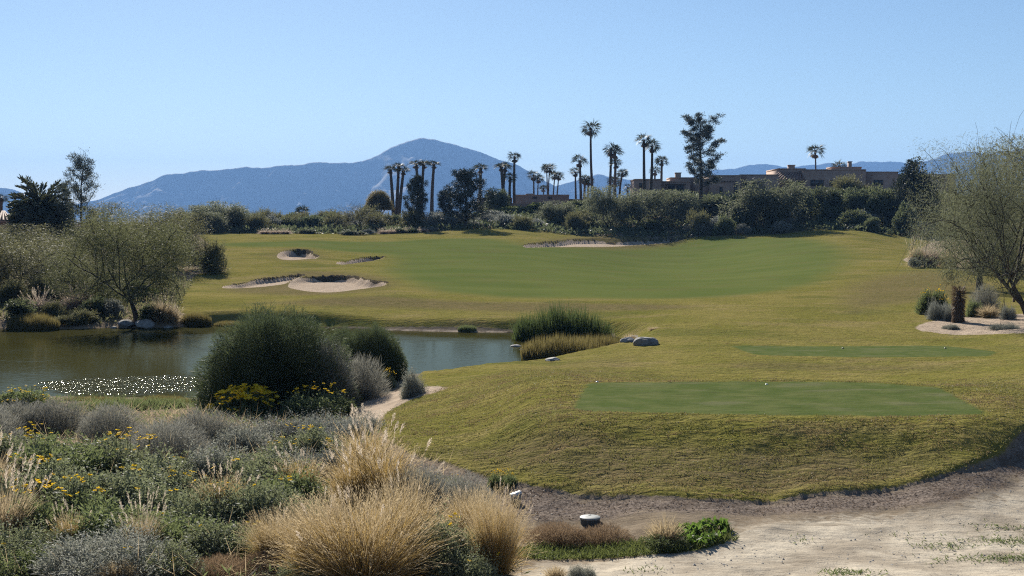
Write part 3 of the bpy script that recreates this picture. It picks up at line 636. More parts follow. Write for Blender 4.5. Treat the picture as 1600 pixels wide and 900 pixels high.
def pine_parts(seed, h=11, wd=7, n_br=26, bare=.18, leafmat='pine', tr=.28, clump=260, top=.72, up=.35, cs=.42, ll=.34, lw=.07):
    rng = np.random.default_rng(seed); mb = MB(); lb = MB(); z = np.linspace(0, h * .97, 9); wob = np.cumsum(rng.normal(size=(9, 2)) * .08, 0)
    tp = np.stack([wob[:, 0], wob[:, 1], z], 1); mb.tube(tp, tr * (1 - z / h * .9), 7)
    for i in range(n_br):
        t = bare + (1 - bare) * (i + rng.uniform(0, .8)) / n_br; zz = t * h * .97; p = np.array([np.interp(zz, z, wob[:, 0]), np.interp(zz, z, wob[:, 1]), zz])
        a = i * 2.4 + rng.uniform(-.4, .4); Lb = wd / 2 * rng.uniform(.55, 1.05) * (1 - max(0, (t - .45) / .55) ** 1.6 * top) * (.7 + .3 * min(1, (t - bare) / .2 + .2))
        q = [p]; d = np.array([math.cos(a), math.sin(a), up * .4])
        for k in range(5): d = unit(d + [0, 0, up * .38] + rng.normal(size=3) * .12); q.append(q[-1] + d * Lb / 5)
        q = np.array(q); mb.tube(q, np.linspace(tr * .32 * (1 - t * .6), .02, 6), 4, False)
        for k in range(2, 6):
            for s_ in range(2 if k < 5 else 3):
                c = q[k] + rng.normal(size=3) * cs * .8 * [1, 1, .5]; m_ = int(clump * rng.uniform(.5, 1.2) / 3)
                P = c + rng.normal(size=(m_, 3)) * cs * [.55, .55, .42]; leaves(lb, P, rdir(rng, m_) + (P - c) + [0, 0, .6], ll * rng.uniform(.7, 1.3, m_), lw, rng)
    c = tp[-1]; P = c + rng.normal(size=(clump, 3)) * [.25, .25, .5]; leaves(lb, P, rdir(rng, clump) + [0, 0, 1.0], ll, lw, rng)
    return dict(trunk=mb.build('trunk', M['pine_bark'], True), crown=lb.build('crown', M[leafmat]))
def date_palm_parts(seed, L=2.6, n=240, trunk=2.5):
    rng = np.random.default_rng(seed); mb = MB(); tb = MB(); tb.tube([(0, 0, 0), (0, 0, trunk)], [.5, .42], 9)
    for i in range(n):
        el = math.asin(rng.uniform(-.35, .98)); a = i * 2.4 + rng.uniform(-.3, .3); d = np.array([math.cos(a) * math.cos(el), math.sin(a) * math.cos(el), math.sin(el)])
        q = [np.array([0, 0, trunk])]
        for k in range(7): d = unit(d + np.array([d[0], d[1], -1.1]) * .12); q.append(q[-1] + d * L / 7)
        q = np.array(q); mb.tube(q, np.linspace(.05, .012, 8), 3, False)
        m_ = 64; t = np.linspace(.8, 6.9, m_); j = np.minimum(t.astype(int), 6); f = (t - j)[:, None]; P = q[j] * (1 - f) + q[j + 1] * f; ax = unit(q[j + 1] - q[j])
        sd = unit(np.cross(ax, [0, 0, 1.]) + 1e-6) * np.where(np.arange(m_) % 2, 1, -1)[:, None]
        leaves(mb, P, sd + ax * .8 + rng.normal(size=(m_, 3)) * .2 + [0, 0, .25], .55 * L / 3.6, .11, rng)
    return dict(trunk=tb.build('trunk', M['palm_bark'], True), crown=mb.build('crown', M['datepalm']))

PROTO = {}
def proto(key, fn):
    if key not in PROTO: PROTO[key] = fn()
    return PROTO[key]
# kind: (object name, category, real width, real height, number of variants, builder(seed))
KINDS = {
    'mesquite': ('mesquite_tree', 'tree', 6.3, 5.7, 2, lambda s: tree_parts(40 + s, 'mesquite', h=5.7, wd=6.3, n_leaf=38000, ll=.20, lw=.022)),
    'leaner': ('mesquite_tree', 'tree', 5.5, 4.6, 1, lambda s: tree_parts(57 + s, 'mesquite', h=4.6, wd=5.5, n_leaf=17000, lean=.9, trunk_h=1.3, stems=2, lw=.024)),
    'bigmesquite': ('mesquite_tree', 'tree', 9.5, 9.0, 1, lambda s: tree_parts(73 + s, 'palo', h=9.0, wd=9.5, n_leaf=80000, ll=.20, lw=.017, trunk_h=1.9, mains=6, droop=.5, tr=.17, up=.75, bare=.12, stems=2, sig=.40)),
    'olive': ('palo_verde_tree', 'tree', 5.6, 5.2, 3, lambda s: tree_parts(91 + s, 'olive', h=5.2, wd=5.6, n_leaf=26000, ll=.20, lw=.028, trunk_h=.6, sig=.34, stems=2)),
    'palo': ('palo_verde_tree', 'tree', 8.5, 7.5, 3, lambda s: tree_parts(120 + s, 'palo', h=7.5, wd=8.5, n_leaf=15000, ll=.46, lw=.10, trunk_h=.9, sig=.33, stems=2, tr=.16)),
    'vase': ('bare_desert_tree', 'tree', 6, 5.5, 1, lambda s: tree_parts(150 + s, 'olive', 'bark', h=5.5, wd=6, n_leaf=2200, ll=.3, lw=.04, trunk_h=.9, sig=.2, up=1.2, stems=3, tr=.12)),
    'dense': ('broadleaf_tree', 'tree', 7, 6.5, 3, lambda s: dict(tree_stub(s), **bush_parts(170 + s, 'dense', h=6.5, wd=7, n=9000, ll=.34, lw=.16, lumps=36, lump_r=.28, name='crown', low=.15))),
    'ficus': ('dark_evergreen_tree', 'tree', 8, 13, 1, lambda s: dict(tree_stub(s), **bush_parts(184 + s, 'darkpine', h=13, wd=8, n=16000, ll=.34, lw=.16, lumps=58, lump_r=.20, name='crown', low=.04))),
    'blond': ('willow_tree', 'tree', 4.6, 5.2, 1, lambda s: dict(tree_stub(s), **brushcrown(s))),
    'hedge': ('broadleaf_shrub', 'shrub', 5, 4.5, 3, lambda s: bush_parts(200 + s, 'hedge', h=4.5, wd=5, n=6500, ll=.30, lw=.15, lumps=30)),
    'lime': ('lime_green_shrub', 'shrub', 4, 2.4, 2, lambda s: bush_parts(210 + s, 'lime', h=2.4, wd=4, n=4200, ll=.26, lw=.12)),
    'darkbush': ('dark_green_shrub', 'shrub', 4, 3.5, 3, lambda s: bush_parts(220 + s, 'dense', h=3.5, wd=4, n=5200, ll=.28, lw=.14, lumps=24)),
    'greyfar': ('grey_leaved_shrub', 'shrub', 3.2, 2.2, 3, lambda s: bush_parts(230 + s, 'bluegrey', h=2.2, wd=3.2, n=3600, ll=.22, lw=.09, lumps=24)),
    'olivefar': ('desert_shrub', 'shrub', 3.6, 2.6, 3, lambda s: bush_parts(240 + s, 'olive', h=2.6, wd=3.6, n=4200, ll=.24, lw=.07, lumps=24, wild=1300)),
    'pinkfar': ('fountain_grass', 'grass clump', 2.0, 1.25, 2, lambda s: clump_parts(250 + s, 'pinkgrass', 1.25, 2.0, 900, .03, 1.1, 40, plen=.3)),
    'goldfar': ('fountain_grass', 'grass clump', 2.0, 1.3, 2, lambda s: clump_parts(254 + s, 'straw', 1.3, 2.0, 900, .026, 1.0, 40, plen=.3)),
    'broom': ('broom_bush', 'shrub', 4.6, 2.9, 2, lambda s: brush_parts(260 + s, 'broom', 2.9, 4.6, 110000, .17, .014, .42, .18)),
    'greybrush': ('grey_brush', 'shrub', 1.6, 1.1, 2, lambda s: brush_parts(265 + s, 'greytwig', 1.1, 1.6, 9000, .2, .010, .7)),
    'twig': ('grey_twiggy_shrub', 'shrub', 2.0, 1.1, 3, lambda s: brush_parts(270 + s, 'greytwig', 1.1, 2.0, 13000, .13, .011, .45)),
    'grey': ('grey_leaved_shrub', 'shrub', 1.7, .95, 3, lambda s: sage_parts(280 + s, 'grey', .95, 1.7)),
    'bluegrey': ('blue_grey_shrub', 'shrub', 1.5, .85, 2, lambda s: sage_parts(290 + s, 'bluegrey', .85, 1.5, 14000, .06, .014)),
    'brittle': ('brittlebush', 'shrub', 1.6, .95, 3, lambda s: flowering(sage_parts(300 + s, 'brittle', .95, 1.6, 13000, .075, .024), s + 40, .95, 1.6, 3, .045)),
    'brittleflower': ('flowering_brittlebush', 'flowering shrub', 1.6, .95, 3, lambda s: flowering(sage_parts(310 + s, 'brittle', .95, 1.6, 13000, .075, .024), s, .95, 1.6, 17, .04)),
    'green': ('green_weedy_shrub', 'shrub', 1.5, .8, 3, lambda s: sage_parts(320 + s, 'green', .8, 1.5, 11000, .085, .028)),
    'greenflower': ('flowering_green_shrub', 'flowering shrub', 1.5, .8, 2, lambda s: flowering(sage_parts(326 + s, 'green', .8, 1.5, 11000, .085, .026), s + 5, .8, 1.5, 18, .04)),
    'daisy': ('yellow_daisy_bush', 'flowering shrub', 1.5, .6, 1, lambda s: flowering(bush_parts(330 + s, 'green', h=.6, wd=1.5, n=5000, ll=.08, lw=.03, lumps=22), s + 9, .6, 1.5, 60, .075)),
    'gold': ('fountain_grass', 'grass clump', 1.8, 1.35, 2, lambda s: clump_parts(340 + s, 'gold', 1.4, 1.8, 2000, .0075, .6, 6, tilt=.45, base=.22, seedy=1000)),
    'plumed': ('fountain_grass', 'grass clump', 1.0, .95, 2, lambda s: clump_parts(346 + s, 'gold', .9, 1.0, 800, .007, .6, 14, tilt=.38, seedy=160)),
    'pale': ('fountain_grass', 'grass clump', 1.2, 1.1, 2, lambda s: clump_parts(350 + s, 'straw', .95, 1.2, 1100, .007, .8, 26, tilt=.5, plen=.24)),
    'tan': ('dry_grass_clump', 'grass clump', .9, .5, 2, lambda s: clump_parts(356 + s, 'straw', .5, .9, 800, .008, .6)),
    'rustbush': ('rust_coloured_shrub', 'shrub', 1.6, .5, 2, lambda s: brush_parts(360 + s, 'rust', .5, 1.6, 9000, .10, .009, .5)),
    'reed': ('reed_bed', 'reeds', 4.6, 1.9, 1, lambda s: reed_parts(370, 'reed', 1.9, 4.6, 2.4, 5200, .026, .45)),
    'reedgold': ('reed_bed', 'reeds', 4.0, 1.0, 2, lambda s: reed_parts(374 + s, 'reedgold', 1.0, 4.0, 2.2, 5600, .018, .45)),
    'reedgreen': ('reed_bed', 'reeds', 3, .9, 1, lambda s: reed_parts(378 + s, 'green', .9, 3, 1.6, 2600, .02, .4)),
    'pine': ('pine_tree', 'tree', 8, 11, 1, lambda s: pine_parts(400 + s)),
    'pinetall': ('pine_tree', 'tree', 8, 12, 1, lambda s: pine_parts(404 + s, 12, 8, 24, .2, up=.62, clump=250, cs=.33, top=.30)),
    'pinethin': ('pine_tree', 'tree', 5.4, 8, 1, lambda s: pine_parts(408 + s, 8, 5.4, 26, .12, 'pine', .16, 170, up=.55, cs=.27, ll=.22, lw=.04)),
    'pinedense': ('pine_tree', 'tree', 8, 10, 1, lambda s: pine_parts(412 + s, 10, 8, 38, .10, 'darkpine', .25, 230, up=.5, cs=.42)),
    'datepalm': ('date_palm', 'palm tree', 5.0, 5.0, 1, lambda s: date_palm_parts(420)),
    'yucca': ('shaggy_yucca', 'yucca', .9, 1.75, 1, lambda s: yucca_parts(430)),
}
def tree_stub(s):
    mb = MB(); rng = np.random.default_rng(s); mb.tube([(0, 0, -.1), (.05, 0, 1.2), (.1, .1, 2.6)], [.22, .17, .1], 7)
    for i in range(6): a = i * 1.05; mb.tube([(.05, 0, 1.0 + i * .15), (math.cos(a) * 1.0, math.sin(a) * 1.0, 2.4), (math.cos(a) * 1.9, math.sin(a) * 1.9, 3.5)], [.1, .07, .03], 5, False)
    return dict(trunk=mb.build('trunk', M['bark'], True))
def brushcrown(s):
    rng = np.random.default_rng(500 + s); lb = MB(); n = 9000; d = rdir(rng, n); d[:, 2] = np.abs(d[:, 2]); P = d * (rng.uniform(0, 1, n) ** .4)[:, None] * [2.1, 2.1, 2.6] + [0, 0, 2.4]
    blades(lb, P, d + [0, 0, .2], .7 * rng.uniform(.6, 1.3, n), .035, 1.6, rng); return dict(crown=lb.build('crown', M['reedgold']))
def yucca_parts(s):
    rng = np.random.default_rng(s); mb = MB(); tb = MB(); tb.tube([(0, 0, 0), (.03, 0, .8), (0, 0, 1.55)], [.2, .17, .12], 8); n = 1500
    z = rng.uniform(.1, 1.6, n); a = rng.uniform(0, 6.28, n); P = np.stack([np.cos(a) * .13, np.sin(a) * .13, z], 1); D = np.stack([np.cos(a), np.sin(a), -.9 + 1.9 * (z / 1.6) ** 5], 1)
    leaves(mb, P, D, .34, .03, rng); return dict(trunk=tb.build('trunk', M['bark'], True), leaf_rosette=mb.build('leaf_rosette', M['deadpalm']))

CNT = {}
def put(kind, u, v, wpx, hpx, label, group=None, Y=None, var=None, dz=0, rot=None, cat=None, name=None):
    """stand a plant where the sight line through (u, v) meets the ground (or at distance Y)"""
    nm, ct, rw, rh, nv, fn = KINDS[kind]; i = CNT.get(kind, 0); CNT[kind] = i + 1
    s = (i if var is None else var) % nv; parts = proto((kind, s), lambda: fn(s))
    if Y is None: p = hit(u, v)
    else: p = at(u, v, Y); p[2] = height([p[0]], [p[1]])[0]
    k = p[1] / FPX
    if Y is not None: hpx = max(8, 345 - (p[2] - H_CAM) / k - (v - hpx))  # keep the top where it was asked for
    o = bpy.data.objects.new(name or nm, None); COL.objects.link(o); o.empty_display_size = .2
    o.location = (p[0], p[1], p[2] - .03 + dz); sx, sz = wpx * k / rw, hpx * k / rh
    rr_ = random.Random(i * 77 + len(kind)).uniform(-.5, .5) if rot is None else rot
    o.rotation_euler = (0, 0, rr_); o.scale = (sx, (sx + sz) / 2 if sx > sz * 1.6 else sx, sz)
    for pn, me in parts.items(): link(pn, me, o)
    return tag(o, label, cat or ct, group, 'thing')

# ------------------------------------------------------------------ adobe houses on the rise
def block(mb, cb, u0, u1, vt, Y0, dep, zb, cop=.22):
    """one stucco volume with a rounded-looking coping; front face at distance Y0"""
    x0, x1 = at(u0, 345, Y0)[0], at(u1, 345, Y0)[0]; zt = at(800, vt, Y0)[2]
    mb.box(x0, x1, Y0, Y0 + dep, zb, zt - cop)
    cb.box(x0 - .05, x1 + .05, Y0 - .05, Y0 + dep + .05, zt - cop + .003, zt)
    return x0, x1, zt
def pbox(name, mat, root, u0, u1, v0, v1, Y, d0, d1):
    mb = MB(); a, b = at(u0, v1, Y), at(u1, v0, Y); mb.box(a[0], b[0], Y + d0, Y + d1, a[2], b[2])
    return link(name, mb.build(name, M[mat]), root)
def window(root, u0, u1, v0, v1, Y):
    f = pbox('window', 'wood', root, u0, u1, v0, v1, Y, -.06, .05)
    n = max(1, round((u1 - u0) / 7)); w_ = (u1 - u0) / n; mb = MB()
    for i in range(n):
        a, b = at(u0 + w_ * i + .9, v1 - .8, Y), at(u0 + w_ * (i + 1) - .9, v0 + .8, Y); mb.box(a[0], b[0], Y - .08, Y - .063, a[2], b[2])
    link('pane', mb.build('pane', M['glass']), f)
house = bpy.data.objects.new('adobe_house', None); COL.objects.link(house)
tag(house, 'long brown adobe house with flat roofs standing on the hill above the hedge', 'house')
hb, hc = MB(), MB()
for a in [(992, 1033, 279.5, 236, 9), (1033, 1078, 283, 238, 8), (1048, 1088, 277, 243, 7), (1086, 1112, 279, 240, 8), (1110, 1157, 273.5, 238, 12), (1157, 1216, 272.5, 239, 12), (1216, 1258, 263, 244, 12),
          (1258, 1352, 264.5, 240, 14), (1352, 1402, 268, 242, 12), (1376, 1492, 272, 247, 9), (1300, 1345, 260.5, 250, 5)]:
    block(hb, hc, *a, 7.0)
hw = link('wall', hb.build('wall', M['stucco']), house); link('coping', hc.build('coping', M['coping']), house)
for u0, u1, vt, Y, label in ((1055.5, 1064, 269.5, 244, None), (1232, 1242, 257.5, 249, None), (1326, 1331, 252, 252, None)):
    cb = MB(); a, b = at(u0, 285, Y), at(u1, vt, Y); cb.box(a[0], b[0], Y, Y + 1.0, a[2], b[2] - .15); cb.box(a[0] - .1, b[0] + .1, Y - .1, Y + 1.1, b[2] - .147, b[2])
    link('chimney', cb.build('chimney', M['coping']), house)
# porches: flat black slab paints the recess shade, posts and lintel beam
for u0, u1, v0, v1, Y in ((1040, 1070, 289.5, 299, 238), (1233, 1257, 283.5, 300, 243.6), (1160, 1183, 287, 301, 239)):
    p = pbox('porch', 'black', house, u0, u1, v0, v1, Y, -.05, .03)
    for i in range(3): uu = u0 + (u1 - u0) * (i + .1) / 2.25; c = pbox('post', 'stucco2', p, uu - 1, uu + 1, v0 + .05, v1, Y, -1.2, -.8)
    pbox('beam', 'wood', p, u0 - 1, u1 + 1, v0 - 2.2, v0, Y, -1.3, -.7)
# viga ends: a row of log ends under the parapet
vg = MB()
for i in range(9):
    p = at(1115 + i * 4.3, 283.5, 238); vg.tube([p + [0, -.25, 0], p + [0, .1, 0]], [.14, .14], 7)
link('viga_row', vg.build('viga_row', M['wood']), house)['kind'] = 'stuff'
for a in ((1124, 1129, 292, 303, 238), (1147, 1152, 287, 303, 238), (1266, 1287, 281, 290.5, 240), (1296, 1312, 282, 290, 240), (998, 1004, 286, 293, 236), (1365, 1380, 281, 289, 242)): window(house, *a)
# tiled shed roof beside the tall block, with raised tile courses
rb = MB(); a0, a1, b0, b1 = at(1199, 282, 240), at(1258, 281, 240), at(1217, 269.5, 244), at(1258, 269.5, 244)
q = [a0, a1, b1, b0]; rb.add(np.array(q + [x - [0, 0, .18] for x in q]), [(0, 1, 2, 3), (7, 6, 5, 4), (0, 4, 5, 1), (1, 5, 6, 2), (2, 6, 7, 3), (3, 7, 4, 0)])
for i in range(11):
    t = (i + .5) / 11; rb.tube([a0 * (1 - t) + a1 * t + [0, 0, .06], b0 * (1 - t) + b1 * t + [0, 0, .06]], [.15, .15], 6)
link('tiled_roof', rb.build('tiled_roof', M['tile']), house)
h2 = bpy.data.objects.new('adobe_house', None); COL.objects.link(h2); tag(h2, 'low brown flat-roofed house half hidden behind the palms', 'house')
hb, hc = MB(), MB()
for a in [(803, 889, 304, 258, 10), (822, 834, 302.5, 262, 4), (889, 930, 311, 262, 8), (745, 800, 309, 262, 8)]: block(hb, hc, *a, 5.0)
link('wall', hb.build('wall', M['stucco2']), h2); link('coping', hc.build('coping', M['coping']), h2)
window(h2, 832, 839, 307, 311, 258); window(h2, 856, 862, 307, 311, 258)
gwm = MB(); gwc = MB(); block(gwm, gwc, 776, 835, 317.5, 236, .4, 5.2, .1); gw = bpy.data.objects.new('garden_wall', None); COL.objects.link(gw)
link('wall', gwm.build('wall', M['stucco2']), gw); link('coping', gwc.build('coping', M['coping']), gw); tag(gw, 'low brown stucco garden wall below the palms', 'wall')
h3 = bpy.data.objects.new('tiled_house', None); COL.objects.link(h3); tag(h3, 'pale house with a tiled roof edge beside the date palm', 'house')
mb = MB(); x0, x1 = at(-140, 345, 135)[0], at(22, 345, 135)[0]; mb.box(x0, x1 - .6, 135, 143, 1.0, at(0, 344, 135)[2]); link('wall', mb.build('wall', M['stucco']), h3)
rb = MB(); z0, z1 = at(0, 345, 134.4)[2], at(0, 331, 139)[2]; q = np.array([(x0, 134.4, z0), (x1, 134.4, z0), (x1 - 3.2, 139, z1), (x0, 139, z1), (x0, 144, z0), (x1, 144, z0)])
rb.add(np.concatenate([q, q - [0, 0, .15]]), [(0, 1, 2, 3), (3, 2, 5, 4), (6, 9, 8, 7), (9, 10, 11, 8), (0, 6, 7, 1)])
for i in range(26):
    t = i / 25; xx = x0 + (x1 - x0) * t; rb.tube([(xx, 134.35, z0 + .05), (min(xx, x1 - 3.2) if t < .85 else x1 - 3.2 + (xx - x1 + 3.2) * .2, 139, z1 + .05)], [.11, .11], 5)
link('tiled_roof', rb.build('tiled_roof', M['tile']), h3)

# ------------------------------------------------------------------ palms
PALMS = [(610, 263, 615, 235, 9, 't', 'trimmed fan palm, shortest and leftmost of the leaning trio'), (623, 258, 619, 236, 9, 't', 'trimmed fan palm, middle and tallest of the leaning trio'),
 (630.5, 265, 622.5, 235, 9, 't', 'trimmed fan palm tilting away from the leaning trio'), (650, 254, 652, 238, 10, 't', 'trimmed fan palm rising behind the thin pine, left one of a close pair'),
 (662, 255, 658, 238, 9, 't', 'trimmed fan palm rising behind the thin pine, right one of a close pair'), (678, 255, 675, 237, 9, 't', 'trimmed slim fan palm alone between the two dark pines'),
 (751, 261, 748, 236, 10.5, 't', 'trimmed stout fan palm standing alone right of the dense dark pine'), (783, 258, 788, 234, 10, 't', 'thick-trunked fan palm by the garden wall, left one of a close pair'),
 (789.5, 260, 786, 236, 9, 't', 'thick-trunked fan palm by the garden wall, right one of a close pair'), (804, 243, 804, 237, 10, 'f', 'tallest fan palm by the garden wall'),
 (797, 275, 797, 233, 9.5, 'f', 'short fan palm with a reddish skirt by the garden wall'), (834, 272, 834, 288, 9, 'f', 'slim fan palm behind the low brown house, leftmost there'),
 (841, 277, 839.5, 288, 8.5, 'f', 'slim fan palm behind the low house, leaning on its left neighbour'), (849, 293, 849, 290, 6.5, 'f', 'smallest fan palm peeping over the low brown house'),
 (854, 261, 855, 284, 8.5, 'f', 'twin fan palm over the low house, left trunk of the tall twins'), (859, 261, 857.5, 285, 8.5, 'f', 'twin fan palm over the low house, right trunk of the tall twins'),
 (867, 272, 864, 286, 8, 'f', 'fan palm leaning right over the low house, upright one of a pair'), (873, 273, 868, 287, 8, 'f', 'fan palm leaning right over the low house, more tilted of a pair'),
 (899, 267, 900, 266, 8.5, 'f', 'slim fan palm at the right end of the low house'), (906, 249, 908, 258, 11.5, 'f', 'fan palm with a full head just left of the tallest palm'),
 (914, 278, 913, 268, 9, 'd', 'short shaggy brown fan palm below the tallest palm'), (919.5, 281, 918, 270, 8, 'd', 'short shaggy fan palm pressed against its brown twin'),
 (923, 198, 927, 262, 13.5, 'f', 'very tall lone fan palm, highest of all the palms'), (955, 231, 952, 255, 12.5, 'f', 'fan palm with overlapping heads, left of a tall close pair'),
 (961, 235, 959, 257, 12, 'f', 'fan palm with overlapping heads, right of a tall close pair'), (962, 253, 960, 252, 9.5, 'f', 'fan palm with a rusty head under the overlapping pair'),
 (973, 268, 968, 253, 8, 'f', 'short leaning fan palm beside the overlapping pair'), (960, 281, 961, 264, 10, 'd', 'low shaggy fan palm at the foot of the overlapping pair'),
 (981, 291, 981, 270, 7, 'f', 'tiny fan palm left of the long adobe house'), (1006, 216, 1007, 226, 12.5, 'f', 'tall fan palm in front of the long adobe house wall, straight trunk'),
 (1019, 225, 1015, 227, 12.5, 'f', 'tall thicker fan palm in front of the adobe house, leaning right'), (1023.5, 265, 1023, 262, 8.5, 'f', 'small fan palm behind the adobe parapet, lower one'),
 (1034, 249, 1032, 262, 9.5, 'f', 'small fan palm behind the adobe parapet, taller one'), (1274, 233, 1274, 290, 13, 'f', 'lone fan palm rising above the long house roof'),
 (1311, 258, 1311, 275, 10, 'f', 'fan palm head just showing over the long house roof'), (473, 329, 474, 225, 11, 'd', 'squat lone fan palm in front of the blue mountain foot'),
 (2, 308, 2, 150, 9, 'f', 'fan palm at the far edge above the tiled roof')]
PC = {'t': [palm_crown(s, 20, 1, .0, 1.3, 8) for s in (1, 2)], 'f': [palm_crown(s, n, 1, lo, 1.45, dd) for s, n, lo, dd in ((3, 22, -.65, 7), (4, 17, -.35, 12), (5, 26, -.8, 4), (8, 19, -.5, 9), (9, 24, -.95, 3), (10, 15, -.6, 10))], 'd': [palm_crown(s, 28, 1, -.7, 1.45, 30) for s in (6, 7)]}
for i, (u, v, ub, Y, rpx, ty, label) in enumerate(PALMS):
    top = at(u, v + rpx * .25, Y); b = at(ub, 345, Y); b[2] = height([b[0]], [b[1]])[0] - .1; L = rpx * Y / FPX * 1.5
    root = bpy.data.objects.new('fan_palm', None); COL.objects.link(root); root.location = b
    rng = np.random.default_rng(i); t = np.linspace(0, 1, 9)[:, None]; d = top - b; bow = rng.normal() * .012 * d[2]
    q = d * t * [1, 1, 1] + np.array([1, .3, 0]) * bow * np.sin(t * math.pi); q[:, 0] += d[0] * (t[:, 0] ** 1.4 - t[:, 0])
    k = (1.22 if ty == 't' else 1.0) * (.75 if Y > 280 else 1) * (.8 if rpx < 8.6 else 1)
    rad = np.interp(t[:, 0], [0, .08, .5, .9, 1], np.array([.42, .30, .25, .20, .24]) * k)
    tb = MB(); tb.tube(q, rad, 8)
    link('trunk', tb.build('trunk', M['palm_bark'], True), root)
    for pn, me in PC[ty][i % len(PC[ty])].items():
        c = link(pn, me, root, d); c.scale = (L, L, L * (.9 if ty != 't' else .75)); c.rotation_euler = (.12 * math.sin(i * 3.1), .12 * math.cos(i * 2.3), i * 1.7)
    tag(root, label, 'palm tree', 'fan palms along the rise')

# ------------------------------------------------------------------ trees and shrubs
# far bank of the pond, left side
put('olive', 18, 478, 170, 112, 'olive-green palo verde at the far left pond bank', Y=80)
put('olive', 95, 472, 150, 100, 'olive-green palo verde behind the leaning mesquite', Y=88)
put('olive', -70, 480, 170, 125, 'olive-green palo verde beyond the left end of the pond', Y=78)
put('olive', 205, 440, 150, 120, 'tall pale palo verde crown showing above the round mesquite', Y=108)
put('olive', 277, 432, 110, 98, 'pale palo verde right behind the round mesquite', Y=110)
put('olive', 60, 430, 150, 78, 'grey-olive palo verde under the date palm', Y=112)
put('olive', 155, 425, 120, 80, 'brownish palo verde at the foot of the thin pine', Y=118)
put('datepalm', 64, 362, 96, 98, 'bushy dark date palm with a dense round head', Y=122)
put('pinethin', 133, 378, 86, 130, 'thin dark pine with open upswept branches beside the date palm', Y=120)
put('pinethin', 100, 372, 50, 84, 'small brownish pine wedged between date palm and thin pine', Y=124, var=0, rot=2)
put('mesquite', 214, 506, 200, 172, 'round-headed mesquite with forked trunk at the water edge beside two rocks', Y=67.5, var=0)
put('leaner', 110, 482, 120, 92, 'mesquite with a leaning forked trunk left of the round mesquite', Y=74)
put('pinkfar', 62, 492, 60, 36, 'pinkish fountain grass clump on the far bank, leftmost', 'fountain grass on the far bank')
put('pinkfar', 120, 486, 56, 36, 'pinkish fountain grass clump under the leaning mesquite', 'fountain grass on the far bank')
put('pinkfar', 28, 462, 44, 28, 'rosy fountain grass clump higher up the far bank', 'fountain grass on the far bank')
put('goldfar', 252, 501, 52, 38, 'pale fountain grass clump right of the round mesquite trunk', 'fountain grass on the far bank')
put('goldfar', 268, 503, 34, 26, 'small pale fountain grass at the turf edge by the pond', 'fountain grass on the far bank')
for u, v, wd, hh, kd, lb in [(30, 500, 70, 34, 'darkbush', 'dark shrub at the pond edge under the leftmost grass'), (85, 500, 46, 26, 'olivefar', 'drab desert shrub low on the far bank'), (150, 497, 52, 36, 'darkbush', 'dark green shrub between leaning and round mesquite'),
        (176, 496, 44, 30, 'greyfar', 'grey shrub left of the round mesquite trunk'), (236, 503, 46, 28, 'darkbush', 'dark shrub at the foot of the round mesquite'), (165, 470, 50, 34, 'lime', 'yellowish green shrub behind the round mesquite trunk'),
        (20, 478, 54, 36, 'olivefar', 'drab shrub at the left foot of the palo verdes'), (130, 505, 60, 20, 'olivefar', 'low brown scrub at the water line'), (-40, 500, 80, 45, 'darkbush', 'dark shrub past the left pond corner'),
        (215, 470, 60, 30, 'lime', 'yellow-green scrub lit behind the forked trunk'), (75, 470, 60, 36, 'olivefar', 'drab scrub below the grey-olive palo verde'), (100, 508, 50, 14, 'olivefar', 'thin brown scrub strip left of the rocks')]:
    put(kd, u, v, wd, hh, lb, 'shrubs on the far pond bank')
put('reedgold', 52, 514, 90, 26, 'yellow-green reeds along the left far shore', var=0)
put('reedgold', 305, 508, 56, 22, 'short golden reeds at the turf edge of the far shore', var=1)
put('reedgold', 360, 510, 60, 10, 'thin low reeds in front of the fairway bank', var=0)
put('reedgreen', 730, 517, 30, 11, 'few thin reeds standing in the far shore shallows', var=0)
put('olivefar', 334, 423, 50, 42, 'desert shrub on the bare patch left of the bunkers', Y=108)
put('pinkfar', 338, 425, 34, 15, 'pinkish grass at the foot of the shrub by the bunkers')
put('greyfar', 312, 420, 40, 30, 'grey shrub on the pale sand left of the bunkers', Y=112)
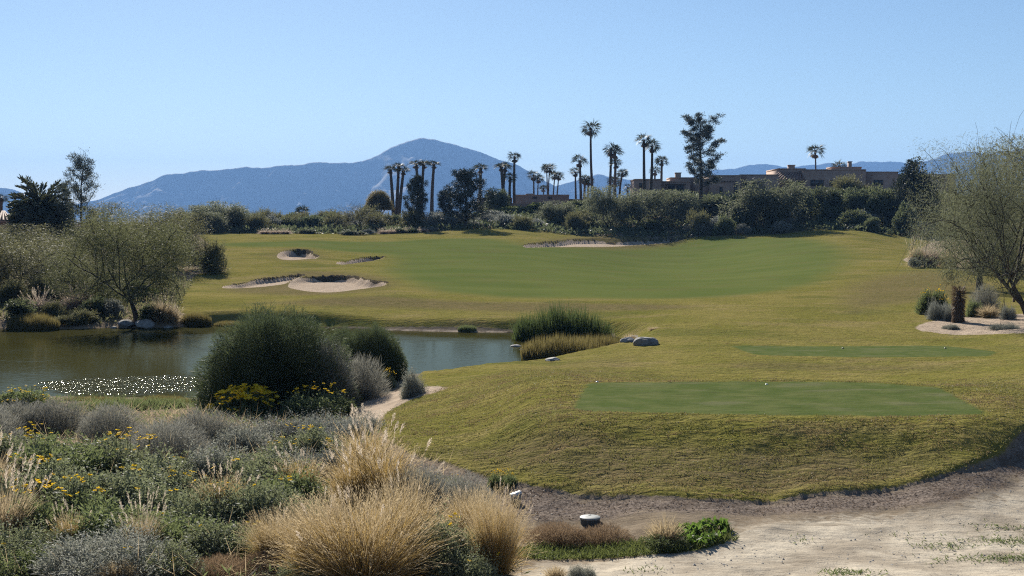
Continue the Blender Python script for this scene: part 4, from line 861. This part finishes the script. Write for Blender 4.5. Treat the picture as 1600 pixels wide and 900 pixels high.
# middle distance tree line, left part
for u, wd, hh, Y, lb in [(308, 66, 50, 196, 'leftmost dark palo verde behind the upper fairway'), (348, 78, 55, 200, 'largest dark palo verde behind the upper fairway'), (380, 50, 46, 203, 'right dark palo verde behind the upper fairway'), (330, 60, 40, 192, 'low dark palo verde in front of the largest one')]:
    put('palo', u, 372, wd, hh, lb, 'dark palo verdes behind the fairway', Y=Y)
for u, v, wd, hh, kd, Y, lb in [(415, 372, 52, 28, 'olivefar', 200, 'drab shrub right of the dark palo verdes'), (452, 372, 60, 32, 'olivefar', 205, 'broad drab shrub below the squat palm'), (495, 372, 60, 30, 'greyfar', 205, 'grey-olive shrub right of the squat palm'),
        (525, 372, 50, 36, 'olivefar', 203, 'tall drab shrub left of the bare tree'), (456, 348, 34, 18, 'darkbush', 222, 'dark round bush left of the squat palm'), (590, 372, 50, 36, 'olivefar', 200, 'olive shrub below the blond willow'),
        (622, 370, 46, 34, 'darkbush', 204, 'dark shrub left of the thin pine trunk'), (700, 370, 46, 36, 'darkbush', 202, 'dark shrub between the two dark pines'), (760, 368, 46, 34, 'greyfar', 203, 'bluish shrub right of the dense pine'),
        (668, 372, 40, 30, 'olivefar', 200, 'olive scrub at the foot of the thin pine'), (480, 374, 44, 14, 'darkbush', 192, 'low dark bush at the fairway edge below the squat palm'), (550, 377, 52, 13, 'darkbush', 186, 'low spreading dark bush on the fairway edge'),
        (625, 372, 26, 15, 'darkbush', 190, 'round dark shrub between two pink grasses'), (645, 373, 26, 17, 'darkbush', 189, 'round grey-green shrub right of the pink grasses'), (575, 374, 28, 12, 'greyfar', 190, 'small grey shrub left of the pink grasses'),
        (675, 368, 30, 12, 'greyfar', 192, 'small grey shrub below the thin pine'), (432, 347, 60, 12, 'olivefar', 225, 'far scrub left of the dark round bush'), (520, 346, 70, 14, 'olivefar', 228, 'far scrub right of the squat palm'),
        (575, 350, 60, 24, 'olivefar', 216, 'scrub behind the bare tree'), (400, 356, 60, 22, 'olivefar', 214, 'scrub between the palo verdes and round bush')]:
    put(kd, u, v, wd, hh, lb, 'shrubs along the fairway tree line', Y=Y)
for u, v, lb in [(414, 374, 'pink grass tuft, leftmost at the fairway edge'), (430, 374, 'pink grass tuft, second from the left at the fairway edge'), (446, 374, 'pink grass tuft below the squat palm'), (600, 370, 'pale pink grass tuft below the blond willow'),
                 (614, 372, 'pale pink grass tuft beside the round dark shrub'), (637, 370, 'bright pale grass tuft between the dark shrubs'), (660, 370, 'pale grass tuft at the thin pine trunk')]:
    put('pinkfar', u, v, 24, 13, lb, 'pink grasses at the fairway edge', Y=190)
put('vase', 560, 372, 62, 52, 'bare vase-shaped tree with thin rising branches', Y=196)
put('blond', 592, 345, 42, 48, 'straw-coloured drooping willow left of the leaning palm trio', Y=222)
put('pinedense', 652, 366, 52, 88, 'dark pine standing below the close palm pair', Y=200)
put('pinedense', 726, 367, 84, 98, 'broad dense dark pine in front of the garden wall', Y=196, rot=2.1)
put('pinedense', 697, 362, 46, 62, 'shorter dark pine merging into the broad dense one', Y=202, rot=4.1)
put('dense', 776, 335, 52, 42, 'round olive-grey tree in front of the low house', Y=228)
for u, v, wd, hh, kd, Y, lb in [(800, 345, 90, 22, 'lime', 222, 'bright green ground shrub on the slope below the garden wall'), (845, 342, 70, 24, 'lime', 220, 'bright green slope shrub, right of two'), (895, 345, 60, 32, 'hedge', 222, 'leafy shrub below the right end of the low house'),
        (770, 358, 50, 30, 'greyfar', 208, 'silvery shrub right of the dense pine trunk'), (805, 365, 56, 30, 'greyfar', 203, 'silvery shrub, broadest above the right bunker'), (838, 366, 44, 26, 'greyfar', 200, 'silvery shrub above the left end of the right bunker'), (782, 367, 34, 20, 'lime', 198, 'small green shrub at the turf edge'),
        (868, 366, 56, 50, 'palo', 206, 'soft grey-green palo verde left of the trunked mesquite'), (905, 366, 52, 44, 'hedge', 207, 'dark leafy shrub left of the trunked mesquite'), (925, 345, 60, 36, 'hedge', 222, 'leafy shrub below the tallest palm'),
        (905, 364, 36, 18, 'darkbush', 201, 'low dark shrub above the right bunker'), (985, 362, 40, 34, 'darkbush', 210, 'dark shrub between the two mesquites'), (1022, 370, 40, 28, 'darkbush', 199, 'black-shadowed bush under the wide mesquite'),
        (1000, 372, 26, 14, 'darkbush', 199, 'small dark bush under the wide mesquite'), (975, 368, 36, 10, 'lime', 199, 'low green scrub right of the trunked mesquite'), (1060, 340, 60, 40, 'hedge', 214, 'leafy shrub below the adobe porch'),
        (1092, 366, 62, 22, 'greyfar', 195, 'broad greyish shrub right of the wide mesquite'), (1133, 367, 40, 31, 'hedge', 193, 'rounded green shrub at the green edge'), (1115, 352, 78, 48, 'dense', 208, 'dark rounded tree below the adobe house'),
        (1152, 350, 50, 46, 'hedge', 210, 'green shrub left of the feathery mesquite'), (1160, 367, 30, 18, 'greyfar', 193, 'small grey shrub beside the rounded green one'), (1245, 362, 66, 74, 'dense', 205, 'dark tree right of the feathery mesquite'),
        (1288, 362, 70, 72, 'dense', 207, 'dark tree in the middle of the tall hedge'), (1335, 360, 62, 68, 'dense', 208, 'dark tree in the tall hedge below the chimney'), (1310, 330, 60, 34, 'hedge', 216, 'lighter shrub crown over the tall hedge'),
        (1375, 361, 64, 72, 'hedge', 205, 'lighter leafy shrub left of the black evergreen'), (1262, 330, 60, 34, 'hedge', 218, 'leafy shrub below the tiled roof'), (1222, 364, 40, 20, 'greyfar', 193, 'grey scrub under the dark hedge trees'),
        (1362, 363, 36, 24, 'hedge', 194, 'low shrub at the hedge foot'), (1405, 364, 40, 26, 'darkbush', 195, 'low dark shrub under the black evergreen'), (1440, 366, 44, 20, 'greyfar', 194, 'low bluish shrub at the right end of the hedge'),
        (1280, 364, 60, 18, 'darkbush', 198, 'low dark scrub along the hedge foot'), (1480, 362, 80, 60, 'dense', 205, 'dark tree right of the black evergreen'), (1535, 360, 80, 60, 'dense', 208, 'dark tree behind the right mesquite'), (1590, 365, 90, 55, 'hedge', 206, 'leafy shrub behind the right mesquite'),
        (1415, 340, 50, 70, 'dense', 212, 'dark tree merging into the black evergreen'), (1330, 305, 70, 26, 'olivefar', 226, 'reddish olive scrub in front of the long house'), (1175, 345, 60, 30, 'hedge', 218, 'leafy shrub below the adobe windows'), (960, 345, 60, 30, 'olivefar', 220, 'olive scrub below the overlapping palms')]:
    put(kd, u, v, wd, hh, lb, 'plants below the houses', Y=Y)
put('palo', 952, 366, 72, 72, 'upright mesquite with a visible dark trunk beside the right bunker', Y=203, name='mesquite_tree')
put('palo', 1028, 370, 116, 72, 'wide feathery mesquite over a black-shadowed bush', Y=206, name='mesquite_tree')
put('palo', 1196, 365, 112, 80, 'feathery grey-green mesquite in front of the porch', Y=198, name='mesquite_tree')
put('pinetall', 1094, 318, 104, 124, 'tall pine with upswept branches beside the adobe house', Y=222)
put('ficus', 1428, 364, 92, 118, 'tall black-green evergreen at the right end of the hedge', Y=202)
for i in range(78):
    r_ = random.Random(900 + i); u = 290 + (1500 - 290) * (i + r_.uniform(-.4, .4)) / 78
    if 925 < u < 1085: continue
    Y = r_.uniform(194, 224) if u > 740 else r_.uniform(196, 214)
    put(('olivefar', 'darkbush', 'hedge', 'greyfar')[int(r_.random() * 3.6)] if u > 740 else ('olivefar', 'darkbush', 'greyfar')[int(r_.random() * 2.6)], u, 360, r_.uniform(38, 64), r_.uniform(16, 30) + (16 if u > 1150 else 0), 'plain shrub packed into the dense green belt behind the fairway', 'shrubs filling the belt behind the fairway', Y=Y)
for u, Y, lb in ((1105, 224, 'dark hedge tree under the left end of the adobe house wall'), (1150, 222, 'dark hedge tree below the row of log ends'), (1060, 224, 'dark hedge tree below the adobe porch'), (1215, 222, 'dark hedge tree right below the tiled roof'), (1400, 222, 'dark hedge tree below the plain right wing of the house'), (1010, 226, 'dark hedge tree at the left corner of the adobe house')):
    put('hedge', u, 350, 70, 40 if u < 1200 else 56, lb, 'hedge trees under the house', Y=Y)
# right side island
put('bigmesquite', 1612, 503, 262, 284, 'large drooping mesquite on the sandy island at the right edge', Y=60.5)
put('olive', 1530, 455, 120, 215, 'darker tree rising behind the large drooping mesquite', Y=84)
put('olive', 1640, 450, 160, 230, 'tall tree behind the large mesquite past the right edge', Y=88)
put('bluegrey', 1469, 499, 40, 36, 'dark bluish rounded shrub at the left of the sandy island')
put('bluegrey', 1486, 501, 26, 26, 'small bluish shrub pressed against the yucca')
put('yucca', 1497, 504, 26, 58, 'dark shaggy columnar yucca on the sandy island')
put('greybrush', 1538, 490, 50, 46, 'grey twiggy shrub behind the yucca')
put('green', 1522, 494, 30, 26, 'bright green low shrub right of the yucca')
put('tan', 1545, 496, 44, 24, 'pale straw grass tuft on the sandy island')
put('bluegrey', 1576, 499, 24, 28, 'small dark shrub at the foot of the large mesquite')
put('greenflower', 1458, 480, 46, 30, 'yellow-flowered weed behind the bluish rounded shrub', Y=66)
put('grey', 1488, 514, 34, 11, 'flat grey scrub at the front of the sandy island')
put('grey', 1570, 514, 50, 12, 'dark scrub patch in front of the large mesquite')
put('goldfar', 1432, 407, 30, 30, 'pale fountain grass left of the large mesquite crown', Y=112)
put('pinkfar', 1452, 408, 44, 28, 'pinkish grass clump behind the large mesquite crown', Y=112)
put('goldfar', 1480, 410, 44, 26, 'straw grass clump behind the large mesquite crown', Y=112)
put('greyfar', 1428, 410, 22, 9, 'tiny grey shrub on the sand by the pale grass', Y=110)
put('olivefar', 1560, 420, 90, 50, 'drab shrub behind the trunks of the large mesquite', Y=100)
# reeds and rocks on the near shore
put('reed', 878, 536, 158, 60, 'tall dark green reeds on the pond corner', Y=60)
put('reedgold', 880, 568, 140, 46, 'golden reeds in front of the dark reeds', Y=51.5, var=1)
put('reedgold', 935, 556, 100, 34, 'green-gold reeds right of the golden ones', Y=54.5, var=0)
put('tan', 985, 533, 30, 16, 'dry grass tuft between the shore rocks', Y=58)
put('tan', 1022, 534, 26, 16, 'dry grass tuft behind the big grey rock', Y=58)
def boulder(u, v, wpx, hpx, label, seed, mat='rock', Y=None):
    rng = np.random.default_rng(seed); import bmesh
    bm = bmesh.new(); bmesh.ops.create_icosphere(bm, subdivisions=4, radius=1)
    pl = [(unit(rng.normal(size=3) * [1, 1, .8]), rng.uniform(.62, .95)) for _ in range(11)]; o3 = rng.uniform(0, 50, 2)
    for vt in bm.verts:
        p = np.array(vt.co)
        for n, dd in pl:
            e = p @ n - dd
            if e > 0: p = p - n * e * .9
        p = p * (1 + .06 * float(noise2(np.array([p[0] * 2.5 + o3[0]]), np.array([p[1] * 2.5 + p[2] * 2 + o3[1]]))[0])); vt.co = p
    me = bpy.data.meshes.new('boulder'); bm.to_mesh(me); bm.free(); me.materials.append(M[mat])
    p = hit(u, v) if Y is None else at(u, v, Y); k = p[1] / FPX; z = height([p[0]], [p[1]])[0]
    o = link('boulder', me, None, (p[0], p[1], max(z, W_LEVEL - .1) + hpx * k * .32)); o.scale = (wpx * k / 1.75, wpx * k / 1.9, hpx * k / 1.35); o.rotation_euler = (0, 0, rng.uniform(-.5, .5))
    tag(o, label, 'rock')
boulder(1009, 541, 36, 15, 'big grey rock beside the reeds at the turf edge', 1)
boulder(981, 536, 22, 9, 'pale flat rock just behind the green-gold reeds', 2, 'palerock')
boulder(992, 530, 20, 6, 'low pale rock behind the dry tuft', 3, 'palerock')
boulder(862, 566, 24, 8, 'flat white rock under the golden reeds', 4, 'palerock')
boulder(806, 537, 18, 6, 'white rock in the water left of the golden reeds', 5, 'palerock', 57)
boulder(815, 541, 12, 5, 'small pinkish rock next to the white rock in the water', 6, 'palerock', 55.5)
boulder(806, 569, 10, 5, 'little white stone at the turf corner of the pond', 7, 'palerock', 50)
boulder(197, 512, 25, 12, 'pointed grey rock left of the round mesquite trunk', 8)
boulder(226, 512, 28, 13, 'pale grey rock right of the round mesquite trunk', 9, 'palerock')
boulder(178, 514, 10, 4, 'small pale stone left of the pointed grey rock', 10, 'palerock')
boulder(262, 513, 14, 5, 'small stone right of the pale grey rock', 11, 'palerock')
# big bushes on the near bank
put('broom', 428, 640, 262, 162, 'huge dark dome-shaped broom bush on the near bank', Y=35, var=0)
put('broom', 582, 612, 128, 108, 'second dark broom bush behind the huge dome', Y=40, var=1)
put('broom', 536, 606, 80, 98, 'dark broom bush between the huge dome and the second one', Y=41, var=1, rot=2)
put('greybrush', 566, 622, 84, 66, 'pale grey brush between the broom bushes and the gravel', Y=36)
put('greybrush', 516, 645, 80, 110, 'grey-green brush at the right foot of the huge dome', Y=34.5)
put('grey', 643, 622, 58, 48, 'grey shrub alone on the gravel patch')
put('daisy', 385, 640, 110, 30, 'dense yellow daisy bush below the huge dome', Y=32.5)
put('brittleflower', 607, 604, 34, 26, 'few yellow flowers beside the lone gravel shrub', Y=37.5)
put('greenflower', 500, 650, 110, 46, 'green shrub with scattered yellow flowers right of the daisy bush')
put('reedgreen', 200, 652, 180, 32, 'yellow-green sedge between the sparkling water and grey shrubs', Y=33.5)
put('reedgold', 150, 640, 110, 20, 'golden sedge at the near water edge under the glitter', Y=37.5)
put('reedgold', 262, 640, 110, 22, 'golden sedge at the near water edge beside the huge dome', Y=37)
put('greenflower', 40, 640, 90, 36, 'flowering weeds at the near water edge, leftmost')
# near field: each shrub has its own spot
F1 = 'shrubs of the near field'
for kd, u, v, wd, hh, lb in [
    ('twig', 30, 676, 130, 58, 'grey twiggy shrub with the pond right behind it, leftmost'), ('twig', 90, 676, 110, 60, 'tall grey twiggy shrub overlapping the sparkling water'), ('twig', 172, 684, 100, 62, 'grey twiggy shrub left of the yellow-green sedge'),
    ('twig', 258, 712, 130, 66, 'rounded grey twiggy shrub below the yellow-green sedge'), ('twig', 316, 694, 120, 62, 'rounded grey twiggy shrub left of the daisy bush'), ('grey', 382, 702, 120, 58, 'grey leafy shrub right below the daisy bush'),
    ('bluegrey', 452, 690, 100, 52, 'bluish shrub below the flowering green one'), ('bluegrey', 520, 690, 90, 56, 'bluish shrub next to the tall plumes'), ('grey', 566, 676, 60, 40, 'grey shrub at the gravel edge'),
    ('brittleflower', 478, 712, 90, 52, 'brittlebush with a cluster of bright flowers above the plumes'), ('twig', -30, 700, 120, 80, 'grey twiggy shrub cut by the frame, upper one'), ('brittleflower', 30, 728, 120, 66, 'flowering brittlebush in the upper left of the field'),
    ('green', 120, 745, 140, 76, 'weedy green shrub below the tall twiggy one'), ('brittleflower', 190, 740, 120, 70, 'flowering brittlebush in the middle of the field'), ('brittle', 270, 768, 140, 74, 'grey-green brittlebush below the rounded twiggy shrub'),
    ('grey', 335, 752, 120, 70, 'grey leafy shrub in the middle of the field'), ('brittle', 400, 768, 140, 82, 'broad brittlebush left of the tall plumes'), ('grey', 455, 752, 110, 68, 'grey leafy shrub beside the tall plumes'), ('bluegrey', 508, 744, 90, 60, 'bluish shrub just left of the tall plumes'),
    ('brittleflower', 60, 790, 140, 84, 'flowering brittlebush above the left plumes'), ('brittle', 150, 800, 150, 84, 'brittlebush above the reddish plumed grass'), ('greenflower', 95, 830, 130, 84, 'green flowering shrub right of the left plumes'),
    ('brittle', 232, 800, 140, 82, 'brittlebush right of the orange flower heads'), ('brittleflower', 262, 780, 100, 50, 'brittlebush with few orange heads'), ('brittle', 312, 820, 120, 86, 'dark brittlebush left of the plumed tuft'), ('brittle', 410, 822, 130, 90, 'brittlebush left of the great golden clump'),
    ('green', 460, 800, 110, 70, 'weedy green shrub left of the great golden clump'), ('green', 175, 852, 140, 80, 'weedy green shrub above the pale shrub'), ('green', 290, 856, 140, 72, 'weedy green shrub near the rusty ground cover'), ('grey', 165, 892, 170, 84, 'pale grey-green shrub at the bottom of the field'),
    ('brittle', 60, 880, 120, 72, 'brittlebush below the left plumes'), ('green', 30, 905, 120, 50, 'weedy green shrub in the bottom left corner'), ('brittle', 245, 893, 110, 62, 'brittlebush beside the pale grey-green shrub'), ('brittle', 350, 866, 130, 66, 'brittlebush above the rusty ground cover'),
    ('green', 395, 868, 90, 46, 'weedy green shrub right of the rusty ground cover'), ('brittle', -50, 820, 150, 90, 'brittlebush cut by the frame, middle one'), ('brittle', -50, 890, 150, 90, 'brittlebush cut by the frame, lower one'), ('twig', 655, 790, 110, 74, 'grey twiggy shrub behind the great golden clump'),
    ('twig', 720, 800, 110, 70, 'grey twiggy shrub above the right golden clump'), ('brittle', 690, 893, 130, 104, 'green-leaved shrub between the two golden clumps'), ('brittle', 730, 905, 100, 70, 'dark leafy shrub in front of the right golden clump'), ('brittle', 500, 912, 130, 50, 'leafy weed in front of the great golden clump'),
    ('greenflower', 690, 768, 60, 30, 'thin yellow-flowered weed at the mulch edge'), ('greenflower', 786, 760, 34, 30, 'thin flowering weed beside the slanted marker')]:
    put(kd, u, v, wd * (1.3 if kd != 'twig' else 1.1), hh * .92, lb, F1)
for kd, u, v, wd, hh, lb in [
    ('gold', 568, 918, 190, 145, 'great golden fountain grass clump at the bottom of the picture'), ('gold', 500, 905, 110, 120, 'golden grass leaning left out of the great clump'), ('gold', 632, 890, 100, 140, 'golden grass right of the great clump'), ('gold', 775, 897, 84, 125, 'golden clump at the edge of the dirt track'), ('gold', 735, 850, 80, 84, 'sparser golden clump behind the track-edge clump'),
    ('plumed', 574, 760, 90, 108, 'tall pale-plumed grass at the corner of the turf bank'), ('plumed', 600, 790, 100, 110, 'straw grass below the tall plumes'), ('plumed', 548, 790, 80, 90, 'plumed grass left of the tall plumes'), ('plumed', 470, 776, 70, 70, 'thin plumed grass among grey shrubs'),
    ('plumed', 346, 815, 70, 84, 'plumed tuft in the middle of the field'), ('pale', 8, 850, 110, 130, 'pale-plumed grass at the left edge'), ('pale', -10, 790, 90, 110, 'pale-plumed grass behind the left edge one'), ('pale', 222, 868, 70, 98, 'reddish plumed grass tuft in the lower field'), ('plumed', 110, 862, 46, 70, 'small plumed tuft near the left plumes'),
    ('tan', 185, 902, 80, 36, 'orange dry grass at the bottom edge'), ('gold', 430, 880, 80, 80, 'short golden grass left of the great clump')]:
    put(kd, u, v, wd, hh, lb, 'fountain grasses of the near field')
for u, v, wd, hh, lb in [(430, 890, 150, 34, 'rusty dry ground shrub left of the great golden clump'), (340, 900, 120, 34, 'rusty dry ground shrub at the bottom of the field'), (870, 848, 120, 34, 'rust-brown low shrub mound by the round lid'), (945, 846, 110, 28, 'rust-brown low shrub mound right of the round lid')]:
    put('rustbush', u, v, wd, hh, lb, 'rusty low shrubs')
put('tan', 1040, 850, 80, 54, 'dry straw tuft with a green base by the dirt track')
put('green', 1040, 854, 70, 26, 'dark green base foliage of the dry straw tuft', name='green_weed')
put('tan', 868, 902, 50, 26, 'small orange grass tuft at the bottom edge of the track')
put('grey', 905, 904, 60, 28, 'grey thistle-like weed at the bottom edge of the track')

# ------------------------------------------------------------------ scattered ground cover (nobody could count it)
rng = np.random.default_rng(77)
def scatter(poly_uv, n, hf=height):
    P = np.array([hit(u, v)[:2] for u, v in poly_uv]) if not isinstance(poly_uv, np.ndarray) else poly_uv
    lo, hi = P.min(0), P.max(0); q = rng.uniform(lo, hi, (n, 2)); q = q[sd_poly(q[:, 0], q[:, 1], P, margin=1) > 0]
    return np.column_stack([q, hf(q[:, 0], q[:, 1])])
def lie(P):  # add the same turf lift the ground mesh has
    s = sd_poly(P[:, 0], P[:, 1], ROUGH); z = soft(s, .5 * np.clip(np.hypot(P[:, 0], P[:, 1]) / 90, .25, 1.6)); t = np.maximum(soft(sd_poly(P[:, 0], P[:, 1], TEE1), .3), soft(sd_poly(P[:, 0], P[:, 1], TEE2), .4))
    P[:, 2] += (.022 * fbm(P[:, 0] * 2.2, P[:, 1] * 2.8, 3) + .012 * noise2(P[:, 0] * 6, P[:, 1] * 6)) * (1 - t) * (z > .5) + .06 * smooth((z - .35) / .3)
    return P
lawn_q = np.array([hit(u, v)[:2] for u, v in [(590, 650), (720, 600), (800, 582), (1700, 585), (1800, 640), (1590, 692), (1500, 738), (1400, 765), (1250, 777), (1120, 785), (1000, 778), (860, 768), (800, 757), (700, 728), (610, 700)]])
P = lie(scatter(lawn_q, 190000)); keep = (sd_poly(P[:, 0], P[:, 1], TEE1) < .02) & (sd_poly(P[:, 0], P[:, 1], ROUGH) > -.05) & (fbm(P[:, 0] * 1.6, P[:, 1] * 2.2, 3) + rng.uniform(-.55, .55, len(P)) > -.12) & (P[:, 1] < 29 + 14 * rng.uniform(0, 1, len(P)) ** 1.5)
P = P[keep]; n = len(P); dry = (fbm(P[:, 0] * .5 + 5, P[:, 1] * .7, 3) + rng.uniform(-.4, .4, n)) > .12
for nm, m_, mt in (('turf_grass', ~dry, 'lawn'), ('dry_turf_grass', dry, 'drylawn')):
    Q = P[m_]; mb = MB()
    for r_ in range(2):
        leaves(mb, Q + rng.normal(size=Q.shape) * [.03, .03, 0], rng.normal(size=Q.shape) * [.7, .7, .1] + [0, 0, .75], rng.uniform(.02, .048, len(Q)), .012, rng)
    tag(link(nm, mb.build(nm, M[mt])), kind='stuff')
q_ = np.array([at(u, 345, Y)[:2] for u, Y in ((240, 192), (1500, 192), (1560, 232), (900, 232), (240, 225))]); P = scatter(q_, 42000); P[:, 2] += rng.uniform(0, .9, len(P)) ** 2; mb = MB()
leaves(mb, P, rdir(rng, len(P)) + [0, 0, .6], rng.uniform(.3, .9, len(P)), .3, rng); tag(link('hillside_undergrowth', mb.build('hillside_undergrowth', M['dense'])), kind='stuff')
P = scatter([(-160, 510), (-160, 440), (40, 432), (270, 432), (300, 440), (280, 500), (180, 508)], 30000); P = P[P[:, 2] > W_LEVEL + .1]; P[:, 2] += rng.uniform(0, .5, len(P)) ** 2; mb = MB()
leaves(mb, P, rdir(rng, len(P)) + [0, 0, .6], rng.uniform(.12, .4, len(P)), .08, rng); tag(link('bank_undergrowth', mb.build('bank_undergrowth', M['olive'])), kind='stuff')
P = scatter([(780, 868), (840, 852), (1000, 846), (1060, 830), (1140, 826), (1150, 846), (1080, 862), (1000, 870), (900, 874), (840, 876)], 9000); mb = MB()
leaves(mb, P, rng.normal(size=P.shape) * [.7, .7, .1] + [0, 0, .7], rng.uniform(.05, .13, len(P)), .014, rng); tag(link('green_grass_strip', mb.build('green_grass_strip', M['lime'])), kind='stuff')
P = scatter([(1050, 852), (1062, 830), (1100, 822), (1140, 824), (1136, 842), (1100, 858)], 2200); P = P[noise2(P[:, 0] * 2.5, P[:, 1] * 2.5) + rng.uniform(-.3, .3, len(P)) > 0]; P[:, 2] += rng.uniform(0, .10, len(P)); mb = MB()
leaves(mb, P, rdir(rng, len(P)) + [0, 0, .5], rng.uniform(.05, .10, len(P)), .05, rng); tag(link('bright_weeds', mb.build('bright_weeds', M['weed'])), kind='stuff')
mb = MB()
for c, k, sx_ in [((1475, 853), 130, .22), ((1580, 847), 330, .32), ((1590, 827), 150, .3), ((1560, 874), 260, .36), ((1325, 896), 230, .17), ((1400, 836), 20, .2), ((1610, 872), 160, .3), ((1255, 845), 20, .12), ((1005, 892), 40, .14), ((1520, 878), 60, .3)]:
    o_ = hit(*c); q = o_[:2] + rng.normal(size=(k, 2)) * [sx_, .12]; P = np.column_stack([q, height(q[:, 0], q[:, 1])]); leaves(mb, P, rng.normal(size=P.shape) * [.8, .8, .1] + [0, 0, .55], rng.uniform(.03, .08, k), .014, rng)
tag(link('track_weeds', mb.build('track_weeds', M['green'])), kind='stuff')
P = scatter([(-120, 622), (100, 622), (300, 626), (560, 660), (620, 720), (700, 780), (800, 860), (820, 905), (-200, 905)], 36000); P[:, 2] += rng.uniform(0, .25, len(P)) ** 1.5; mb = MB()
leaves(mb, P, rdir(rng, len(P)) + [0, 0, .8], rng.uniform(.06, .16, len(P)), .022, rng); tag(link('undergrowth', mb.build('undergrowth', M['green'])), kind='stuff')
P = scatter([(100, 640), (560, 660), (620, 700), (800, 800), (820, 905), (-200, 905), (-120, 700)], 14000); mb = MB()
leaves(mb, P, rdir(rng, len(P)) * [1, 1, .5] + [0, 0, .5], rng.uniform(.15, .6, len(P)), .007, rng); tag(link('dry_stalk_litter', mb.build('dry_stalk_litter', M['straw'])), kind='stuff')
P = scatter(MULCH, 26000); mb = MB(); P[:, 2] += .012
leaves(mb, P, rng.normal(size=P.shape) * [1, 1, .22], rng.uniform(.02, .06, len(P)), .012, rng); tag(link('mulch_litter', mb.build('mulch_litter', M['deadpalm'])), kind='stuff')
# pebbles on the track
P = scatter([(830, 895), (1000, 875), (1150, 830), (1480, 800), (1600, 750), (1700, 760), (1700, 900), (1300, 905)], 2600); mb = MB(); b_ = np.array([(1, 0, 0), (0, 1, 0), (-1, 0, 0), (0, -1, 0), (.1, 0, .7), (0, 0, -.4)])
for p in P:
    s_ = .006 + .016 * rng.uniform() ** 4; mb.add(p + b_ * s_ * rng.uniform(.6, 1.3, (6, 1)), [(0, 1, 4), (1, 2, 4), (2, 3, 4), (3, 0, 4)])
tag(link('gravel', mb.build('gravel', M['palerock'])), kind='stuff')

# ------------------------------------------------------------------ course furniture
def lathe(mb, prof, k=28):
    prof = np.array(prof); an = np.arange(k) * 2 * math.pi / k; v = np.stack([prof[:, 0][:, None] * np.cos(an), prof[:, 0][:, None] * np.sin(an), prof[:, 1][:, None] + 0 * an], -1).reshape(-1, 3)
    i = np.arange(len(prof) - 1)[:, None] * k; j = np.arange(k)[None]; j2 = (j + 1) % k; mb.add(v, np.stack([i + j, i + j2, i + k + j2, i + k + j], -1).reshape(-1, 4))
p = hit(922, 817); vb = bpy.data.objects.new('irrigation_valve_box', None); COL.objects.link(vb); vb.location = p
mb = MB(); lathe(mb, [(.135, -.05), (.142, .055), (.138, .062), (.0, .062)]); link('body', mb.build('body', M['darkpvc']), vb)
mb = MB(); lathe(mb, [(.146, .063), (.150, .068), (.150, .084), (.143, .090), (.06, .093), (.0, .094)]); mb.box(-.02, .02, .07, .10, .0925, .098); link('lid', mb.build('lid', M['pvc']), vb)
tag(vb, 'round grey valve box lid standing out of the mulch', 'valve box')
p = hit(806, 786); sm_ = bpy.data.objects.new('slanted_marker', None); COL.objects.link(sm_); sm_.location = p; sm_.rotation_euler = (0, 0, R(20))
mb = MB(); q = .6 * np.array([(-.12, -.06, -.05), (.12, -.06, -.05), (.12, .06, -.05), (-.12, .06, -.05), (-.13, -.07, .17), (.12, -.07, .245), (.12, .07, .26), (-.13, .07, .185)])
mb.add(q, [(0, 1, 5, 4), (1, 2, 6, 5), (2, 3, 7, 6), (3, 0, 4, 7), (3, 2, 1, 0)]); link('body', mb.build('body', M['pvc']), sm_)
mb = MB(); c = q[4:] * [1.08, 1.08, 1] + [0, 0, .003]; mb.add(np.concatenate([c, c + [0, 0, .022]]), [(4, 5, 6, 7), (0, 1, 5, 4), (1, 2, 6, 5), (2, 3, 7, 6), (3, 0, 4, 7)]); link('top_plate', mb.build('top_plate', M['white']), sm_)
tag(sm_, 'small grey box marker with a slanted white top at the foot of the turf bank', 'marker')
def tee_marker(u, v, rpx, mat, label, grp):
    p = hit(u, v); r_ = rpx * p[1] / FPX; mb = MB(); a = np.linspace(-math.pi / 2, math.pi / 2, 12); lathe(mb, np.stack([np.cos(a) * r_, np.sin(a) * r_ + r_], 1), 20)
    o = bpy.data.objects.new('tee_marker', None); COL.objects.link(o); o.location = p
    link('ball', mb.build('ball', M[mat], True), o); sb = MB(); sb.tube([(0, 0, -.08), (0, 0, .01)], [.008, .008], 6); link('spike', sb.build('spike', M['black']), o)
    tag(o, label, 'tee marker', grp)
tee_marker(933, 601, 2.9, 'white', 'white tee marker ball at the corner of the near tee', 'white tee markers')
tee_marker(1198, 605, 2.9, 'white', 'white tee marker ball at the middle of the near tee', 'white tee markers')
tee_marker(1317, 547, 2.1, 'black', 'dark tee marker ball near the middle of the far tee', 'dark tee markers')
tee_marker(1477, 547, 2.1, 'black', 'dark tee marker ball toward the sandy island on the far tee', 'dark tee markers')
for u, v, hh, lb in ((1104, 373.5, 9, 'thin dark stick on the green edge below the pine'), (1136, 373, 6, 'short dark stick right of the thin one on the green edge')):
    p = hit(u, v); k = p[1] / FPX; mb = MB(); mb.tube([(0, 0, -.1), (0, 0, hh * k)], [.04, .03], 6); mb.tube([(0, 0, hh * k - .25), (0, 0, hh * k)], [.055, .055], 6)
    tag(link('course_stake', mb.build('course_stake', M['black']), None, p), lb, 'stake')
for u, lb in ((1584, 'dark wooden post left of its twin behind the large mesquite trunk'), (1590, 'dark wooden post right of its twin behind the large mesquite trunk')):
    p = hit(u, 472); k = p[1] / FPX; mb = MB(); mb.box(-1.2 * k, 1.2 * k, -.06, .06, -.1, 10 * k); mb.box(-1.4 * k, 1.4 * k, -.08, .08, 10 * k + .003, 10 * k + .05)
    tag(link('bollard_post', mb.build('bollard_post', M['wood']), None, p), lb, 'post', 'dark posts by the path')
